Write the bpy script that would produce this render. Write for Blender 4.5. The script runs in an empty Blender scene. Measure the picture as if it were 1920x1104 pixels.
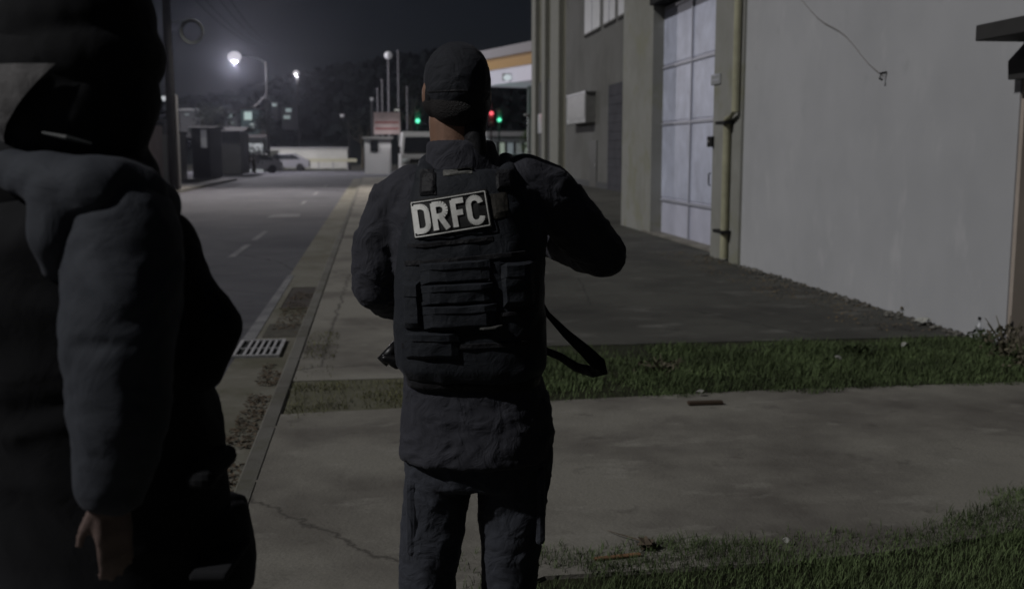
import bpy, bmesh, math, random
from mathutils import Vector, Matrix, noise
from mathutils.bvhtree import BVHTree
random.seed(7)
R = math.radians
sc = bpy.context.scene
COL = sc.collection
PI = math.pi

# ------------------------------------------------------------------ camera
F, CX, CY = 2000.0, 960.0, 552.0            # focal length and centre of the picture in pixels of 1920x1104
PITCH, YAW, CH = R(7.66), R(7.40), 1.55     # looking down a little, turned right of the street
cam_d = bpy.data.cameras.new('camera'); cam = bpy.data.objects.new('camera', cam_d); COL.objects.link(cam)
cam_d.sensor_width = 36; cam_d.lens = 36 * F / 1920
cam_d.clip_start = .05; cam_d.clip_end = 2000
cam.location = (0, 0, CH); cam.rotation_euler = (PI/2 - PITCH, 0, -YAW)
cam_d.dof.use_dof = True; cam_d.dof.focus_distance = 3.0; cam_d.dof.aperture_fstop = 4.0
sc.camera = cam
# ------------------------------------------------------------------ sky and the one sun
SUN_AZ = Vector((-.95, -.31)).normalized()      # where the main light comes from, seen from above
SUN_EL = R(40)
w = bpy.data.worlds.new('World'); sc.world = w; w.use_nodes = True
nt = w.node_tree; bg = nt.nodes['Background']
sky = nt.nodes.new('ShaderNodeTexSky'); sky.sky_type = 'NISHITA'; sky.sun_disc = False
sky.sun_elevation = SUN_EL; sky.sun_rotation = math.atan2(SUN_AZ.x, SUN_AZ.y)
mix = nt.nodes.new('ShaderNodeMix'); mix.data_type = 'RGBA'; mix.blend_type = 'MIX'
mix.inputs[0].default_value = .94
nt.links.new(sky.outputs[0], mix.inputs[6]); mix.inputs[7].default_value = (.17, .175, .28, 1)
nt.links.new(mix.outputs[2], bg.inputs[0]); bg.inputs[1].default_value = .05*.36
sd = bpy.data.lights.new('sun', 'SUN'); sun = bpy.data.objects.new('sun', sd); COL.objects.link(sun)
sd.energy = 1.3; sd.angle = R(1.5); sd.color = (1, .985, .975)
to = Vector((SUN_AZ.x*math.cos(SUN_EL), SUN_AZ.y*math.cos(SUN_EL), math.sin(SUN_EL)))
sun.rotation_euler = to.to_track_quat('Z', 'Y').to_euler(); sun.location = to*30
vs = sc.view_settings; vs.view_transform = 'Standard'; vs.look = 'None'; vs.exposure = 0; vs.gamma = 1
sc.cycles.use_denoising = True
sc.cycles.volume_bounces = 0; sc.cycles.max_bounces = 5; sc.cycles.sample_clamp_indirect = 3

# ------------------------------------------------------------------ helpers
fwd = Vector((math.sin(YAW)*math.cos(PITCH), math.cos(YAW)*math.cos(PITCH), -math.sin(PITCH)))
rgt = Vector((math.cos(YAW), -math.sin(YAW), 0)); upv = rgt.cross(fwd)
hd = Vector((math.sin(YAW), math.cos(YAW), 0))
C0 = Vector((0, 0, CH))
def ray(px, py): return fwd + rgt*((px-CX)/F) + upv*((CY-py)/F)
def G(px, py, z=0):
    d = ray(px, py); return C0 + d*((z-CH)/d.z)
def PY(px, py, Y):
    d = ray(px, py); return C0 + d*(Y/d.y)
def PX(px, py, X):
    d = ray(px, py); return C0 + d*(X/d.x)

MATS = {}
def mat(name, col, rough=.8, metal=0, spec=.5, var=0, vscale=3, bump=0, bscale=30, emit=0, ecol=None, fine=0, fscale=60, coat=0):
    if name in MATS: return MATS[name]
    m = bpy.data.materials.new(name); m.use_nodes = True; n = m.node_tree.nodes; l = m.node_tree.links
    p = n['Principled BSDF']; p.inputs['Roughness'].default_value = rough; p.inputs['Metallic'].default_value = metal
    p.inputs['Specular IOR Level'].default_value = spec; p.inputs['Coat Weight'].default_value = coat
    p.inputs['Base Color'].default_value = (*col, 1)
    tc = n.new('ShaderNodeTexCoord')
    def nz(scale, detail=6, rough_=.6):
        t = n.new('ShaderNodeTexNoise'); t.inputs['Scale'].default_value = scale; t.inputs['Detail'].default_value = detail
        t.inputs['Roughness'].default_value = rough_; l.new(tc.outputs['Object'], t.inputs['Vector']); return t
    last = None
    for amt, scl in ((var, vscale), (fine, fscale)):
        if amt:
            t = nz(scl); mr = n.new('ShaderNodeMapRange'); mr.inputs[1].default_value = .3; mr.inputs[2].default_value = .7
            mr.inputs[3].default_value = 1-amt; mr.inputs[4].default_value = 1+amt; l.new(t.outputs[0], mr.inputs[0])
            mx = n.new('ShaderNodeVectorMath'); mx.operation = 'SCALE'
            if last: l.new(last, mx.inputs[0])
            else: mx.inputs[0].default_value = col
            l.new(mr.outputs[0], mx.inputs['Scale']); last = mx.outputs[0]
    if last: l.new(last, p.inputs['Base Color'])
    if bump:
        t = nz(bscale, 8); b = n.new('ShaderNodeBump'); b.inputs['Strength'].default_value = bump; b.inputs['Distance'].default_value = .02
        l.new(t.outputs[0], b.inputs['Height']); l.new(b.outputs[0], p.inputs['Normal'])
    if emit:
        p.inputs['Emission Color'].default_value = (*(ecol or col), 1); p.inputs['Emission Strength'].default_value = emit
    MATS[name] = m; return m

def ground_mat(name, base, dark, light, s1=.5, s2=4, crack=0, bump=.5, moss=None, rough=.9):
    """worn surface: broad stains, blotches, fine grit, optional cracks and moss"""
    m = bpy.data.materials.new(name); m.use_nodes = True; n = m.node_tree.nodes; l = m.node_tree.links
    p = n['Principled BSDF']; p.inputs['Roughness'].default_value = rough; p.inputs['Specular IOR Level'].default_value = .25
    tc = n.new('ShaderNodeTexCoord')
    def nz(scale, detail, off=0, st=(1, 1, 1)):
        mp = n.new('ShaderNodeMapping'); mp.inputs['Location'].default_value = (off, off*1.7, 0); mp.inputs['Scale'].default_value = st
        l.new(tc.outputs['Object'], mp.inputs[0])
        t = n.new('ShaderNodeTexNoise'); t.inputs['Scale'].default_value = scale; t.inputs['Detail'].default_value = detail
        t.inputs['Roughness'].default_value = .65; l.new(mp.outputs[0], t.inputs['Vector']); return t.outputs[0]
    def rr(v, a, b):
        r = n.new('ShaderNodeMapRange'); r.inputs[1].default_value = a; r.inputs[2].default_value = b; l.new(v, r.inputs[0]); return r.outputs[0]
    def mx(fac, a, b):
        q = n.new('ShaderNodeMix'); q.data_type = 'RGBA'; l.new(fac, q.inputs[0])
        for k, v in ((6, a), (7, b)):
            if isinstance(v, tuple): q.inputs[k].default_value = (*v, 1)
            else: l.new(v, q.inputs[k])
        return q.outputs[2]
    c = mx(rr(nz(s1, 4), .42, .66), base, dark)
    c = mx(rr(nz(s2, 7, 5, (1, 1.8, 1)), .56, .74), c, light)
    c = mx(rr(nz(s2*1.7, 5, 11), .60, .72), c, dark)
    if moss: c = mx(rr(nz(1.2, 8, 23), .52, .62), c, moss)
    gr = nz(120, 3); c2 = mx(rr(gr, .35, .75), c, dark)
    q = n.new('ShaderNodeMix'); q.data_type = 'RGBA'; q.inputs[0].default_value = .45; l.new(c, q.inputs[6]); l.new(c2, q.inputs[7]); c = q.outputs[2]
    if crack:
        v = n.new('ShaderNodeTexVoronoi'); v.feature = 'DISTANCE_TO_EDGE'; v.inputs['Scale'].default_value = crack
        wn = nz(3, 5, 31); va = n.new('ShaderNodeVectorMath'); va.operation = 'MULTIPLY_ADD'
        wc = n.new('ShaderNodeCombineXYZ'); l.new(wn, wc.inputs[0]); l.new(wn, wc.inputs[1])
        l.new(wc.outputs[0], va.inputs[0]); va.inputs[1].default_value = (.2, .2, 0); l.new(tc.outputs['Object'], va.inputs[2])
        l.new(va.outputs[0], v.inputs['Vector'])
        c = mx(rr(v.outputs[0], .004, .0), c, tuple(x*.7 for x in dark))
    l.new(c, p.inputs['Base Color'])
    b = n.new('ShaderNodeBump'); b.inputs['Strength'].default_value = bump; b.inputs['Distance'].default_value = .01
    l.new(nz(45, 8, 3), b.inputs['Height']); l.new(b.outputs[0], p.inputs['Normal'])
    MATS[name] = m; return m

def tag(o, label, cat, group=None, kind=None):
    if label: o['label'] = label
    if cat: o['category'] = cat
    if group: o['group'] = group
    if kind: o['kind'] = kind
    return o
def thing(name, label, cat, loc=(0, 0, 0), rz=0, group=None):
    o = bpy.data.objects.new(name, None); COL.objects.link(o); o.empty_display_size = .2
    o.location = loc; o.rotation_euler = (0, 0, rz); o['_loc'] = list(loc); return tag(o, label, cat, group)
def link(name, me, m, parent=None, local=False, smooth=False):
    o = bpy.data.objects.new(name, me); COL.objects.link(o)
    if m: me.materials.clear(); me.materials.append(m)
    if smooth:
        for p in me.polygons: p.use_smooth = True
    if parent:
        o.parent = parent
        if not local:
            mi = Matrix.Identity(4); q = parent; chain = []
            while q is not None:
                chain.append(q); q = q.parent
            W = Matrix.Identity(4)
            for q in reversed(chain):
                W = W @ q.matrix_parent_inverse @ Matrix.LocRotScale(q.location, q.rotation_euler, q.scale)
            o.matrix_parent_inverse = W.inverted()
    return o
def copy_tree(o, parent=None):
    c = o.copy(); COL.objects.link(c); c.parent = parent
    for ch in [x for x in o.children]: copy_tree(ch, c)
    return c

class MB:
    def __init__(s): s.bm = bmesh.new()
    def _add(s, vs_, fs):
        v = [s.bm.verts.new(x) for x in vs_]
        for f in fs:
            try: s.bm.faces.new([v[i] for i in f])
            except ValueError: pass
        return s
    def box(s, lo, hi, rz=0, piv=None):
        x0, y0, z0 = lo; x1, y1, z1 = hi
        P = [Vector(p) for p in ((x0,y0,z0),(x1,y0,z0),(x1,y1,z0),(x0,y1,z0),(x0,y0,z1),(x1,y0,z1),(x1,y1,z1),(x0,y1,z1))]
        if rz:
            c = Vector(piv) if piv else (P[0]+P[6])/2; M = Matrix.Rotation(rz, 3, 'Z'); P = [c + M @ (p-c) for p in P]
        return s._add(P, [(3,2,1,0),(4,5,6,7),(0,1,5,4),(1,2,6,5),(2,3,7,6),(3,0,4,7)])
    def hexa(s, P): return s._add(P, [(3,2,1,0),(4,5,6,7),(0,1,5,4),(1,2,6,5),(2,3,7,6),(3,0,4,7)])
    def prism(s, poly, z0, z1):
        n = len(poly)
        return s._add([(x, y, z0) for x, y in poly] + [(x, y, z1) for x, y in poly],
                      [tuple(range(n-1, -1, -1)), tuple(range(n, 2*n))] + [(i, (i+1) % n, n+(i+1) % n, n+i) for i in range(n)])
    def tube(s, pts, r, n=10):
        pts = [Vector(p) for p in pts]; rs = r if isinstance(r, (list, tuple)) else [r]*len(pts)
        rings = []
        ref = None
        for i, p in enumerate(pts):
            t = (pts[min(i+1, len(pts)-1)] - pts[max(i-1, 0)]).normalized()
            if ref is None or abs(ref.dot(t)) > .95: ref = Vector((0, 0, 1)) if abs(t.z) < .9 else Vector((1, 0, 0))
            a = t.cross(ref).normalized(); b = t.cross(a).normalized(); ref = b.cross(t) if False else ref
            rings.append([s.bm.verts.new(p + (a*math.cos(2*PI*k/n) + b*math.sin(2*PI*k/n))*rs[i]) for k in range(n)])
        for A, B in zip(rings, rings[1:]):
            for k in range(n): s.bm.faces.new((A[k], A[(k+1) % n], B[(k+1) % n], B[k]))
        s.bm.faces.new(rings[0][::-1]); s.bm.faces.new(rings[-1]); return s
    def ell(s, c, r, rot=None, u=20, v=12):
        r = (r, r, r) if not isinstance(r, (tuple, list)) else r
        M = Matrix.Translation(c) @ (rot.to_4x4() if rot else Matrix.Identity(4)) @ Matrix.Diagonal((*r, 1))
        bmesh.ops.create_uvsphere(s.bm, u_segments=u, v_segments=v, radius=1, matrix=M); return s
    def cap(s, p0, r0, p1, r1, n=16):
        p0, p1 = Vector(p0), Vector(p1)
        d = p1 - p0; L = d.length; d.normalize(); pts = []; rs = []
        for k in range(5): a = PI/2*k/5; pts.append(p0 - d*r0*math.cos(a)); rs.append(max(r0*math.sin(a), .0008))
        pts.append(p0); rs.append(r0); pts.append(p1); rs.append(r1)
        for k in range(4, -1, -1): a = PI/2*k/5; pts.append(p1 + d*r1*math.cos(a)); rs.append(max(r1*math.sin(a), .0008))
        return s.tube(pts, rs, n)
    def chain(s, pts, rs):
        for i in range(len(pts)-1): s.cap(pts[i], rs[i], pts[i+1], rs[i+1])
        return s
    def loft(s, rings, n=32):
        """rings: (cx, cy, z, rx, ry, exponent)"""
        out = []
        for cx, cy, z, rx, ry, e in rings:
            q = []
            for k in range(n):
                a = 2*PI*k/n; c_, s_ = math.cos(a), math.sin(a)
                q.append(s.bm.verts.new((cx + rx*math.copysign(abs(c_)**(2/e), c_), cy + ry*math.copysign(abs(s_)**(2/e), s_), z)))
            out.append(q)
        for A, B in zip(out, out[1:]):
            for k in range(n): s.bm.faces.new((A[k], A[(k+1) % n], B[(k+1) % n], B[k]))
        s.bm.faces.new(out[0][::-1]); s.bm.faces.new(out[-1]); return s
    def mesh(s, name='m'):
        bmesh.ops.recalc_face_normals(s.bm, faces=s.bm.faces[:])
        me = bpy.data.meshes.new(name); s.bm.to_mesh(me); s.bm.free(); return me
    def bevel(s, w_=.005, seg=2):
        bmesh.ops.bevel(s.bm, geom=s.bm.edges[:], offset=w_, segments=seg, profile=.5, affect='EDGES', clamp_overlap=True); return s
    def build(s, name, m, parent=None, local=False, smooth=False): return link(name, s.mesh(name), m, parent, local, smooth)

def fused(mb, voxel=.01, smooth=6, disp=None, name='m'):
    """grow one continuous skin over the shapes, relax it and push folds into it"""
    me = mb.mesh(name); o = bpy.data.objects.new('tmp', me); COL.objects.link(o)
    md = o.modifiers.new('r', 'REMESH'); md.mode = 'VOXEL'; md.voxel_size = voxel
    if smooth:
        ms = o.modifiers.new('s', 'SMOOTH'); ms.factor = .5; ms.iterations = smooth
    dg = bpy.context.evaluated_depsgraph_get(); dg.update()
    out = bpy.data.meshes.new_from_object(o.evaluated_get(dg)); bpy.data.objects.remove(o)
    if disp:
        nn = [v.normal.copy() for v in out.vertices]
        for v, nrm in zip(out.vertices, nn): v.co += nrm*disp(v.co, nrm)
    for p in out.polygons: p.use_smooth = True
    out.name = name; return out

def seg_disp(amp, scale, st=(1, 1, 1), ridge=True, seed=0):
    def f(co, n):
        p = Vector((co.x*st[0]*scale + seed, co.y*st[1]*scale, co.z*st[2]*scale))
        p += Vector((noise.noise(p*.6), noise.noise(p*.6 + Vector((9, 0, 0))), noise.noise(p*.6 + Vector((0, 9, 0)))))*.9
        v = noise.noise(p); v = (1-abs(v)*2.4) if ridge else v
        return amp*v + amp*.35*noise.noise(p*2.7)
    return f

# ------------------------------------------------------------------ materials
asphalt = ground_mat('asphalt', (.105, .105, .115), (.065, .065, .075), (.15, .148, .15), .35, 1.5, crack=.25)
concrete = ground_mat('slab_concrete', (.265, .254, .22), (.12, .11, .097), (.34, .33, .29), .8, 2.0, crack=.22)
forecourt_m = ground_mat('forecourt_concrete', (.088, .087, .076), (.044, .043, .038), (.2, .195, .18), .55, 1.5, crack=.35)
gutter_m = ground_mat('gutter_concrete', (.2, .195, .165), (.13, .12, .09), (.26, .25, .22), .8, 4, moss=(.12, .118, .085))
kerb_m = ground_mat('kerb_stone', (.175, .17, .155), (.11, .105, .09), (.22, .215, .2), 1, 5, moss=(.12, .118, .09))
soil = ground_mat('soil', (.03, .034, .016), (.018, .02, .01), (.06, .06, .035), 1, 5)
mossy = ground_mat('mossy_concrete', (.15, .145, .11), (.1, .1, .06), (.2, .19, .155), 1.5, 6, moss=(.075, .085, .035))
earth = ground_mat('earth', (.07, .07, .06), (.045, .045, .04), (.1, .1, .09), .1, .6)
wallwhite = ground_mat('white_render', (.48, .485, .50), (.40, .405, .42), (.54, .54, .55), .35, 1.1, bump=.25, rough=.8)
wallgrey = ground_mat('grey_render', (.155, .155, .148), (.115, .115, .105), (.185, .185, .175), .4, 1.2, bump=.3)
pier_m = ground_mat('pier_render', (.31, .31, .29), (.24, .24, .21), (.36, .36, .34), .5, 2, bump=.3, moss=(.26, .26, .2))
doorwhite = mat('white_door_metal', (.54, .55, .66), .5, .0, .4, var=.12, vscale=1.5)
doorframe = mat('door_frame_paint', (.38, .39, .45), .5)
darkmetal = mat('dark_metal', (.02, .02, .02), .8, spec=.15)
bracket_m = mat('bracket_grey', (.05, .05, .05), .9, spec=.1)
steel = mat('galvanised_steel', (.32, .32, .32), .45, .6, var=.2)
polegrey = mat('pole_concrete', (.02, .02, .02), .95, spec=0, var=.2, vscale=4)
blacksoft = mat('pit_shade_black', (.02, .02, .02), .9)
olive = mat('olive_paint', (.14, .135, .1), .85, var=.15, vscale=1)
palepaint = mat('pale_paint', (.26, .26, .26), .7, var=.1)
whitepaint = mat('white_paint', (.36, .36, .37), .4)
glassdark = mat('dark_glass', (.02, .022, .025), .08, spec=.8)
treebark = mat('bark', (.06, .05, .035), .95, var=.3, vscale=8)
leafdark = mat('leaf_dark', (.008, .011, .008), .95, spec=.05, var=.5, vscale=.7)
hilltree = mat('hill_leaf', (.014, .017, .019), .95, spec=.05, var=.5, vscale=.05)

# ------------------------------------------------------------------ the ground
def sheet(name, poly, z, m, label=None, thick=0):
    mb = MB()
    if thick: mb.prism(poly, z-thick, z)
    else: mb._add([(x, y, z) for x, y in poly], [tuple(range(len(poly)))])
    o = mb.build(name, m); o['kind'] = 'structure'; return o
RZ = -.10
sheet('ground', [(-200, -50), (200, -50), (200, 335), (-200, 335)], RZ-.02, earth)
sheet('road', [(-7.6, -30), (-1.12, -30), (-1.12, 64), (9.3, 64), (9.3, 90), (-40, 90), (-40, 64), (-7.6, 64)], RZ, asphalt)
sheet('gutter', [(-1.12, -30), (-.66, -30), (-.66, 64), (-1.12, 64)], RZ+.006, gutter_m)
mb = MB()
y = -30.0
while y < 64:
    h = .004*random.random()
    mb.box((-.66, y+.008, RZ-.1), (-.56, y+.99, .008+h)); y += 1
mb.bevel(.012, 1); kb = mb.build('kerb', kerb_m); kb['kind'] = 'structure'
sheet('pavement', [(-.576, 7.25), (.95, 7.25), (.95, 64), (-.576, 64)], .0, concrete, thick=.15)
sheet('forecourt', [(.95, 8.35), (5.4, 8.35), (5.6, 21.8), (9.5, 21.9), (9.5, 64), (.95, 64)], -.004, forecourt_m, thick=.15)
sheet('entrance_slab', [(-.576, -6), (.3, -6), (.33, 3.5), (.6, 3.7), (1.6, 3.72), (2.2, 3.8), (3.2, 4.1), (9, 4.4), (9, 6.62), (2.5, 6.55), (-.576, 6.3)], .004, concrete, thick=.15)
sheet('verge_soil', [(.95, 6.3), (9, 6.3), (9, 8.4), (.95, 8.4)], -.012, soil, thick=.1)
sheet('mossy_strip', [(-.576, 6.25), (.96, 6.25), (.96, 7.28), (-.576, 7.28)], -.006, mossy, thick=.1)
sheet('lawn_soil', [(.2, -6), (9, -6), (9, 4.8), (.2, 4.3)], -.012, soil, thick=.1)
sheet('far_pavement', [(-13, -30), (-7.75, -30), (-7.75, 62), (-13, 62)], .0, concrete, thick=.15)
mb = MB(); mb.box((-7.75, -30, RZ-.1), (-7.6, 62, .01)); o = mb.build('kerb', kerb_m); o['kind'] = 'structure'
sheet('station_yard', [(9.3, 64), (60, 64), (60, 110), (9.3, 110)], RZ+.004, concrete)
sheet('far_road', [(-40, 90), (60, 110), (60, 125), (-40, 118)], RZ+.004, forecourt_m)
# road markings, worn
linem = ground_mat('worn_road_paint', (.24, .24, .245), (.13, .13, .14), (.33, .33, .33), 3, 9)
mb = MB()
for a, b in ((17, 19.3), (20.3, 22.5), (34, 36), (41, 44), (50, 53)): mb._add([(x, yy, RZ+.004) for x, yy in ((-2.27, a), (-2.16, a), (-2.16, b), (-2.27, b))], [(0, 1, 2, 3)])
mb._add([(x, yy, RZ+.004) for x, yy in ((-2.65, 27.2), (-1.85, 27.4), (-1.9, 28.7), (-2.6, 28.5))], [(0, 1, 2, 3)])
mb._add([(x, yy, RZ+.0105) for x, yy in ((-1.16, 9.4), (-1.05, 9.4), (-1.06, 14.4), (-1.14, 14.4))], [(0, 1, 2, 3)])
o = mb.build('road_marking', linem); o['kind'] = 'structure'

# ------------------------------------------------------------------ grass and ground cover
def blades(name, m, label, n, reg, hmin, hmax, wid, dens=None, z0=-.012):
    me = bpy.data.meshes.new(name); V = []; Fc = []
    k = 0
    while k < n:
        x = random.uniform(reg[0], reg[1]); y = random.uniform(reg[2], reg[3])
        if dens and random.random() > dens(x, y): k += 1; continue
        k += 1
        c = .5 + .5*noise.noise(Vector((x*2.2, y*2.2, 3)))
        h = random.uniform(hmin, hmax)*(.45 + .9*c); a = random.uniform(0, 2*PI); ln = random.uniform(.2, 1.1)*h; b = a + random.uniform(1, 2)
        dx, dy = math.cos(a)*wid/2, math.sin(a)*wid/2; lx, ly = math.cos(b)*ln, math.sin(b)*ln; i = len(V)
        V += [(x-dx, y-dy, z0), (x+dx, y+dy, z0), (x+dx*.8+lx*.45, y+dy*.8+ly*.45, z0+h*.62), (x-dx*.8+lx*.45, y-dy*.8+ly*.45, z0+h*.62), (x+lx, y+ly, z0+h)]
        Fc += [(i, i+1, i+2, i+3), (i+3, i+2, i+4)]
    me.from_pydata(V, [], Fc); return tag(link(name, me, m), label, 'grass', kind='stuff')
grass_m = mat('grass_blade', (.088, .122, .05), .8, var=.65, vscale=1.3, fine=.5, fscale=25, spec=.3)
grass_dry = mat('grass_dry', (.12, .12, .05), .8, var=.4, vscale=3, fine=.4, fscale=30)
def nzv(x, y, s, o): return .5 + .5*noise.noise(Vector((x*s, y*s, o)))
def d1(x, y):
    e = .3*(noise.noise(Vector((x*1.6, y*.4, 1)))+.3*noise.noise(Vector((x*7, 0, 4))))
    if y > 8.12+e*.6 or y < 6.5+e*.7+.02*(x-1): return .0
    if x < 1.7 and nzv(x, y, 1.8, 7) < .52: return .2
    if 1.55 < x < 2.1 and y > 7.7: return .12
    return .95 if nzv(x, y, 1.1, 9) > .3 else .3
blades('verge_grass', grass_m, 'strip of low green grass across the forecourt edge behind the officer', 50000, (.7, 6.8, 6.35, 8.3), .02, .075, .005, d1, z0=-.004)
def d2(x, y):
    lim = 3.93 + (.06*(x-1.6) if x > 1.6 else 0) + (.5*(min(x, 3)-2.2) if x > 2.2 else 0) + .1*noise.noise(Vector((x*3, 0, 2)))+.05*noise.noise(Vector((x*14, 0, 2)))
    if y > lim + .12: return 0
    if y > lim: return .5*(1-(y-lim)/.12)*(1 if nzv(x, y, 7, 3) > .48 else .1)
    if x < .28: return 0
    if x < .75: return .5 if nzv(x, y, 5, 5) > .45 else .1
    return 1 if nzv(x, y, 2.2, 12) > .33 else .45
blades('lawn_grass', grass_m, 'green lawn at the bottom right below the concrete slab', 90000, (.25, 4.4, 2.6, 4.7), .014, .05, .003, d2, z0=.001)
def d3(x, y):
    v = nzv(x, y, 3.5, 21)
    if x > .9: return 0
    if 6.4+.1*noise.noise(Vector((x*4, 1, 1))) < y < 7.15+.1*noise.noise(Vector((x*4, 5, 1))): return 1 if v > .5 and (x < .1 or v > .58) else .25
    if x < -.3 and 5.9 < y < 9.2: return .5 if v > .5 else .05
    return 0
blades('pavement_moss_grass', grass_dry, 'thin dry grass in the joint of the pavement beside the kerb', 22000, (-.55, .95, 5.8, 9.3), .01, .035, .004, d3, z0=-.004)
# leaf litter in the gutter
def litter(name, m, label, n, reg, s, z):
    V = []; Fc = []
    for k in range(n):
        x = random.uniform(reg[0], reg[1]); y = random.uniform(reg[2], reg[3])
        if nzv(x, y, 2.5, 33) < .42: continue
        a = random.uniform(0, 6.28); q = s*random.uniform(.5, 1.4); i = len(V); zz = z + random.uniform(0, .012)
        ca, sa = math.cos(a)*q, math.sin(a)*q
        V += [(x-ca, y-sa, zz), (x+sa*.5, y-ca*.5, zz+.006), (x+ca, y+sa, zz+.003), (x-sa*.5, y+ca*.5, zz)]; Fc.append((i, i+1, i+2, i+3))
    me = bpy.data.meshes.new(name); me.from_pydata(V, [], Fc); return tag(link(name, me, m), label, 'leaf litter', kind='stuff')
litter('leaf_litter', mat('dead_leaf', (.1, .075, .05), .9, var=.4, vscale=9), 'brown rotted leaves lying in the gutter along the kerb', 1300, (-.86, -.67, 5.0, 8.3), .016, RZ+.008)
litter('leaf_litter', MATS['dead_leaf'], 'brown leaves and dirt in the gutter beyond the drain grate', 700, (-.95, -.67, 9.7, 12.6), .018, RZ+.008)
litter('dry_litter', mat('dry_leaf', (.16, .12, .07), .9, var=.4, vscale=9), 'dry leaf bits along the foot of the white wall', 1100, (4.2, 4.98, 8.6, 16), .016, -.002)

mb = MB()
random.seed(31)
for k in range(260):
    yy = random.uniform(8.2, 15.5); xx = 4.99-abs(random.gauss(0, .09)); q = random.uniform(.008, .028)
    mb.ell((xx, yy, q*.3), (q, q*random.uniform(.6, 1.2), q*random.uniform(.4, .9)), None, 6, 4)
tag(mb.build('rubble', mat('rubble_grey', (.13, .125, .11), .95, var=.5, vscale=6)), 'crumbs of render and grit along the foot of the white wall', 'rubble', kind='stuff')
# drain grate and a flat black plate painted for the shade below it
g = G(500, 628, RZ)
t = thing('drain_grate', 'slotted pale metal drain grate set in the gutter', 'drain grate', (-.96, 8.97, RZ))
mb = MB(); mb.box((-1.13, 8.62, RZ+.0065), (-.79, 9.32, RZ+.012)); mb.build('pit_shade', blacksoft, t)
mb = MB()
for (a, b, c, d) in ((-1.15, 8.6, -1.12, 9.34), (-.80, 8.6, -.77, 9.34)): mb.box((a, b, RZ+.006), (c, d, RZ+.03))
mb.box((-1.12, 8.6, RZ+.007), (-.80, 8.635, RZ+.029)); mb.box((-1.12, 9.305, RZ+.007), (-.80, 9.34, RZ+.029))
mb.build('grate_frame', mat('grate_paint', (.25, .25, .25), .6, var=.3, vscale=20), t)
for k in range(5):
    x = -1.12 + .052*(k+1)
    mb = MB(); mb.box((x+.003, 8.64, RZ+.012), (x+.024, 9.3, RZ+.028)); mb.build('grate_bar', MATS['grate_paint'], t)
mb = MB(); mb.box((-1.118, 8.93, RZ+.013), (-.802, 8.95, RZ+.0275)); mb.build('cross_bar', MATS['grate_paint'], t)
t = thing('drain_cover', 'dark sunken drain slab in the gutter beyond the grate', 'drain cover', (-.82, 12.2, RZ))
mb = MB(); mb.box((-.98, 11.3, RZ+.0065), (-.68, 13.0, RZ+.014)); mb.build('cover_plate', mat('dark_rusty_plate', (.05, .042, .035), .9, var=.3, vscale=6), t)
mb = MB()
for a, b, c, d in ((-1.0, 11.28, -.981, 13.02), (-.679, 11.28, -.665, 13.02), (-.98, 11.27, -.68, 11.299), (-.98, 13.001, -.68, 13.03)): mb.box((a, b, RZ+.004), (c, d, RZ+.02))
mb.build('cover_frame', gutter_m, t)
o = MB().box((-1.0, 9.55, RZ+.0062), (-.69, 10.3, RZ+.011)).build('gutter_patch', mat('patch_dark', (.075, .07, .055), .95, var=.3, vscale=9)); o['kind'] = 'structure'

# ------------------------------------------------------------------ building on the right
def wy(px, X): return PX(px, 283, X).y            # where on a wall at X a picture column falls
YA = wy(1906, 5.0); YD0 = wy(1345, 5.0); YD1 = wy(1213, 5.4)
t = thing('workshop_building', 'white rendered workshop building with a tall white metal door on the right', 'building', (5, YA, 0))
H = 9.0
mb = MB(); mb.box((5.0, YA, -.1), (13, wy(1390, 5.0), H)); mb.build('wall', wallwhite, t)
yp0, yp1 = wy(1390, 4.97)+.002, wy(1338, 4.97)
mb = MB(); mb.box((4.95, yp0, -.1), (12, yp1, H)); mb.bevel(.01, 1); mb.build('pier', pier_m, t)
yl0 = yp1+.002; yf = wy(1190, 5.25)
mb = MB(); mb.box((5.08, yl0, 4.35), (12, wy(1226, 5.25), H)); mb.build('lintel_wall', wallgrey, t)
mb = MB(); mb.box((5.2, wy(1226, 5.25), -.1), (12, yf+.9, H)); mb.build('corner_pillar', pier_m, t)
mb = MB(); mb.box((5.12, yl0, 4.2), (5.6, wy(1226, 5.25)-.003, 4.347)); mb.build('door_head', darkmetal, t)
# the beige return at the near corner
mb = MB(); mb.box((5.012, YA-.05, -.1), (13, YA-.003, H)); mb.build('corner_pilaster', mat('beige_render', (.42, .36, .31), .85, var=.12, vscale=2), t)
# tall metal door in its recess
DX = 5.42; dy0, dy1 = yl0+.02, wy(1229, DX)
d = MB().box((DX, dy0, -.02), (DX+.06, dy1, 4.18)).build('door', doorwhite, t)
ys = [dy0, dy0+(dy1-dy0)*.14, dy0+(dy1-dy0)*.52, dy1-.07]
for q in ys: MB().box((DX-.035, q, 0), (DX-.001, q+.045, 4.17)).build('door_stile', doorframe, d)
for z in (.62, 2.02, 3.05, 4.1):
    for a, b in zip(ys, ys[1:]): MB().box((DX-.03, a+.062, z), (DX-.002, b-.002, z+.045)).build('door_rail', doorframe, d)
for a, b in zip(ys, ys[1:]):
    for z0, z1 in ((.7, 2.0), (2.1, 3.03), (3.13, 4.08)):
        if z1 < 2.05 and a == ys[0]: continue
        MB().box((DX-.012, a+.075, z0), (DX-.003, b-.015, z1)).build('door_panel', mat('frosted_panel', (.55, .58, .71), .5, spec=.5, var=.2, vscale=2.5), d)
mb = MB(); mb.tube([(DX-.06, dy0+1.3, 1.0), (DX-.09, dy0+1.3, 1.02), (DX-.09, dy0+1.3, 1.18), (DX-.06, dy0+1.3, 1.2)], .012); mb.build('handle', darkmetal, d)
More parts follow.
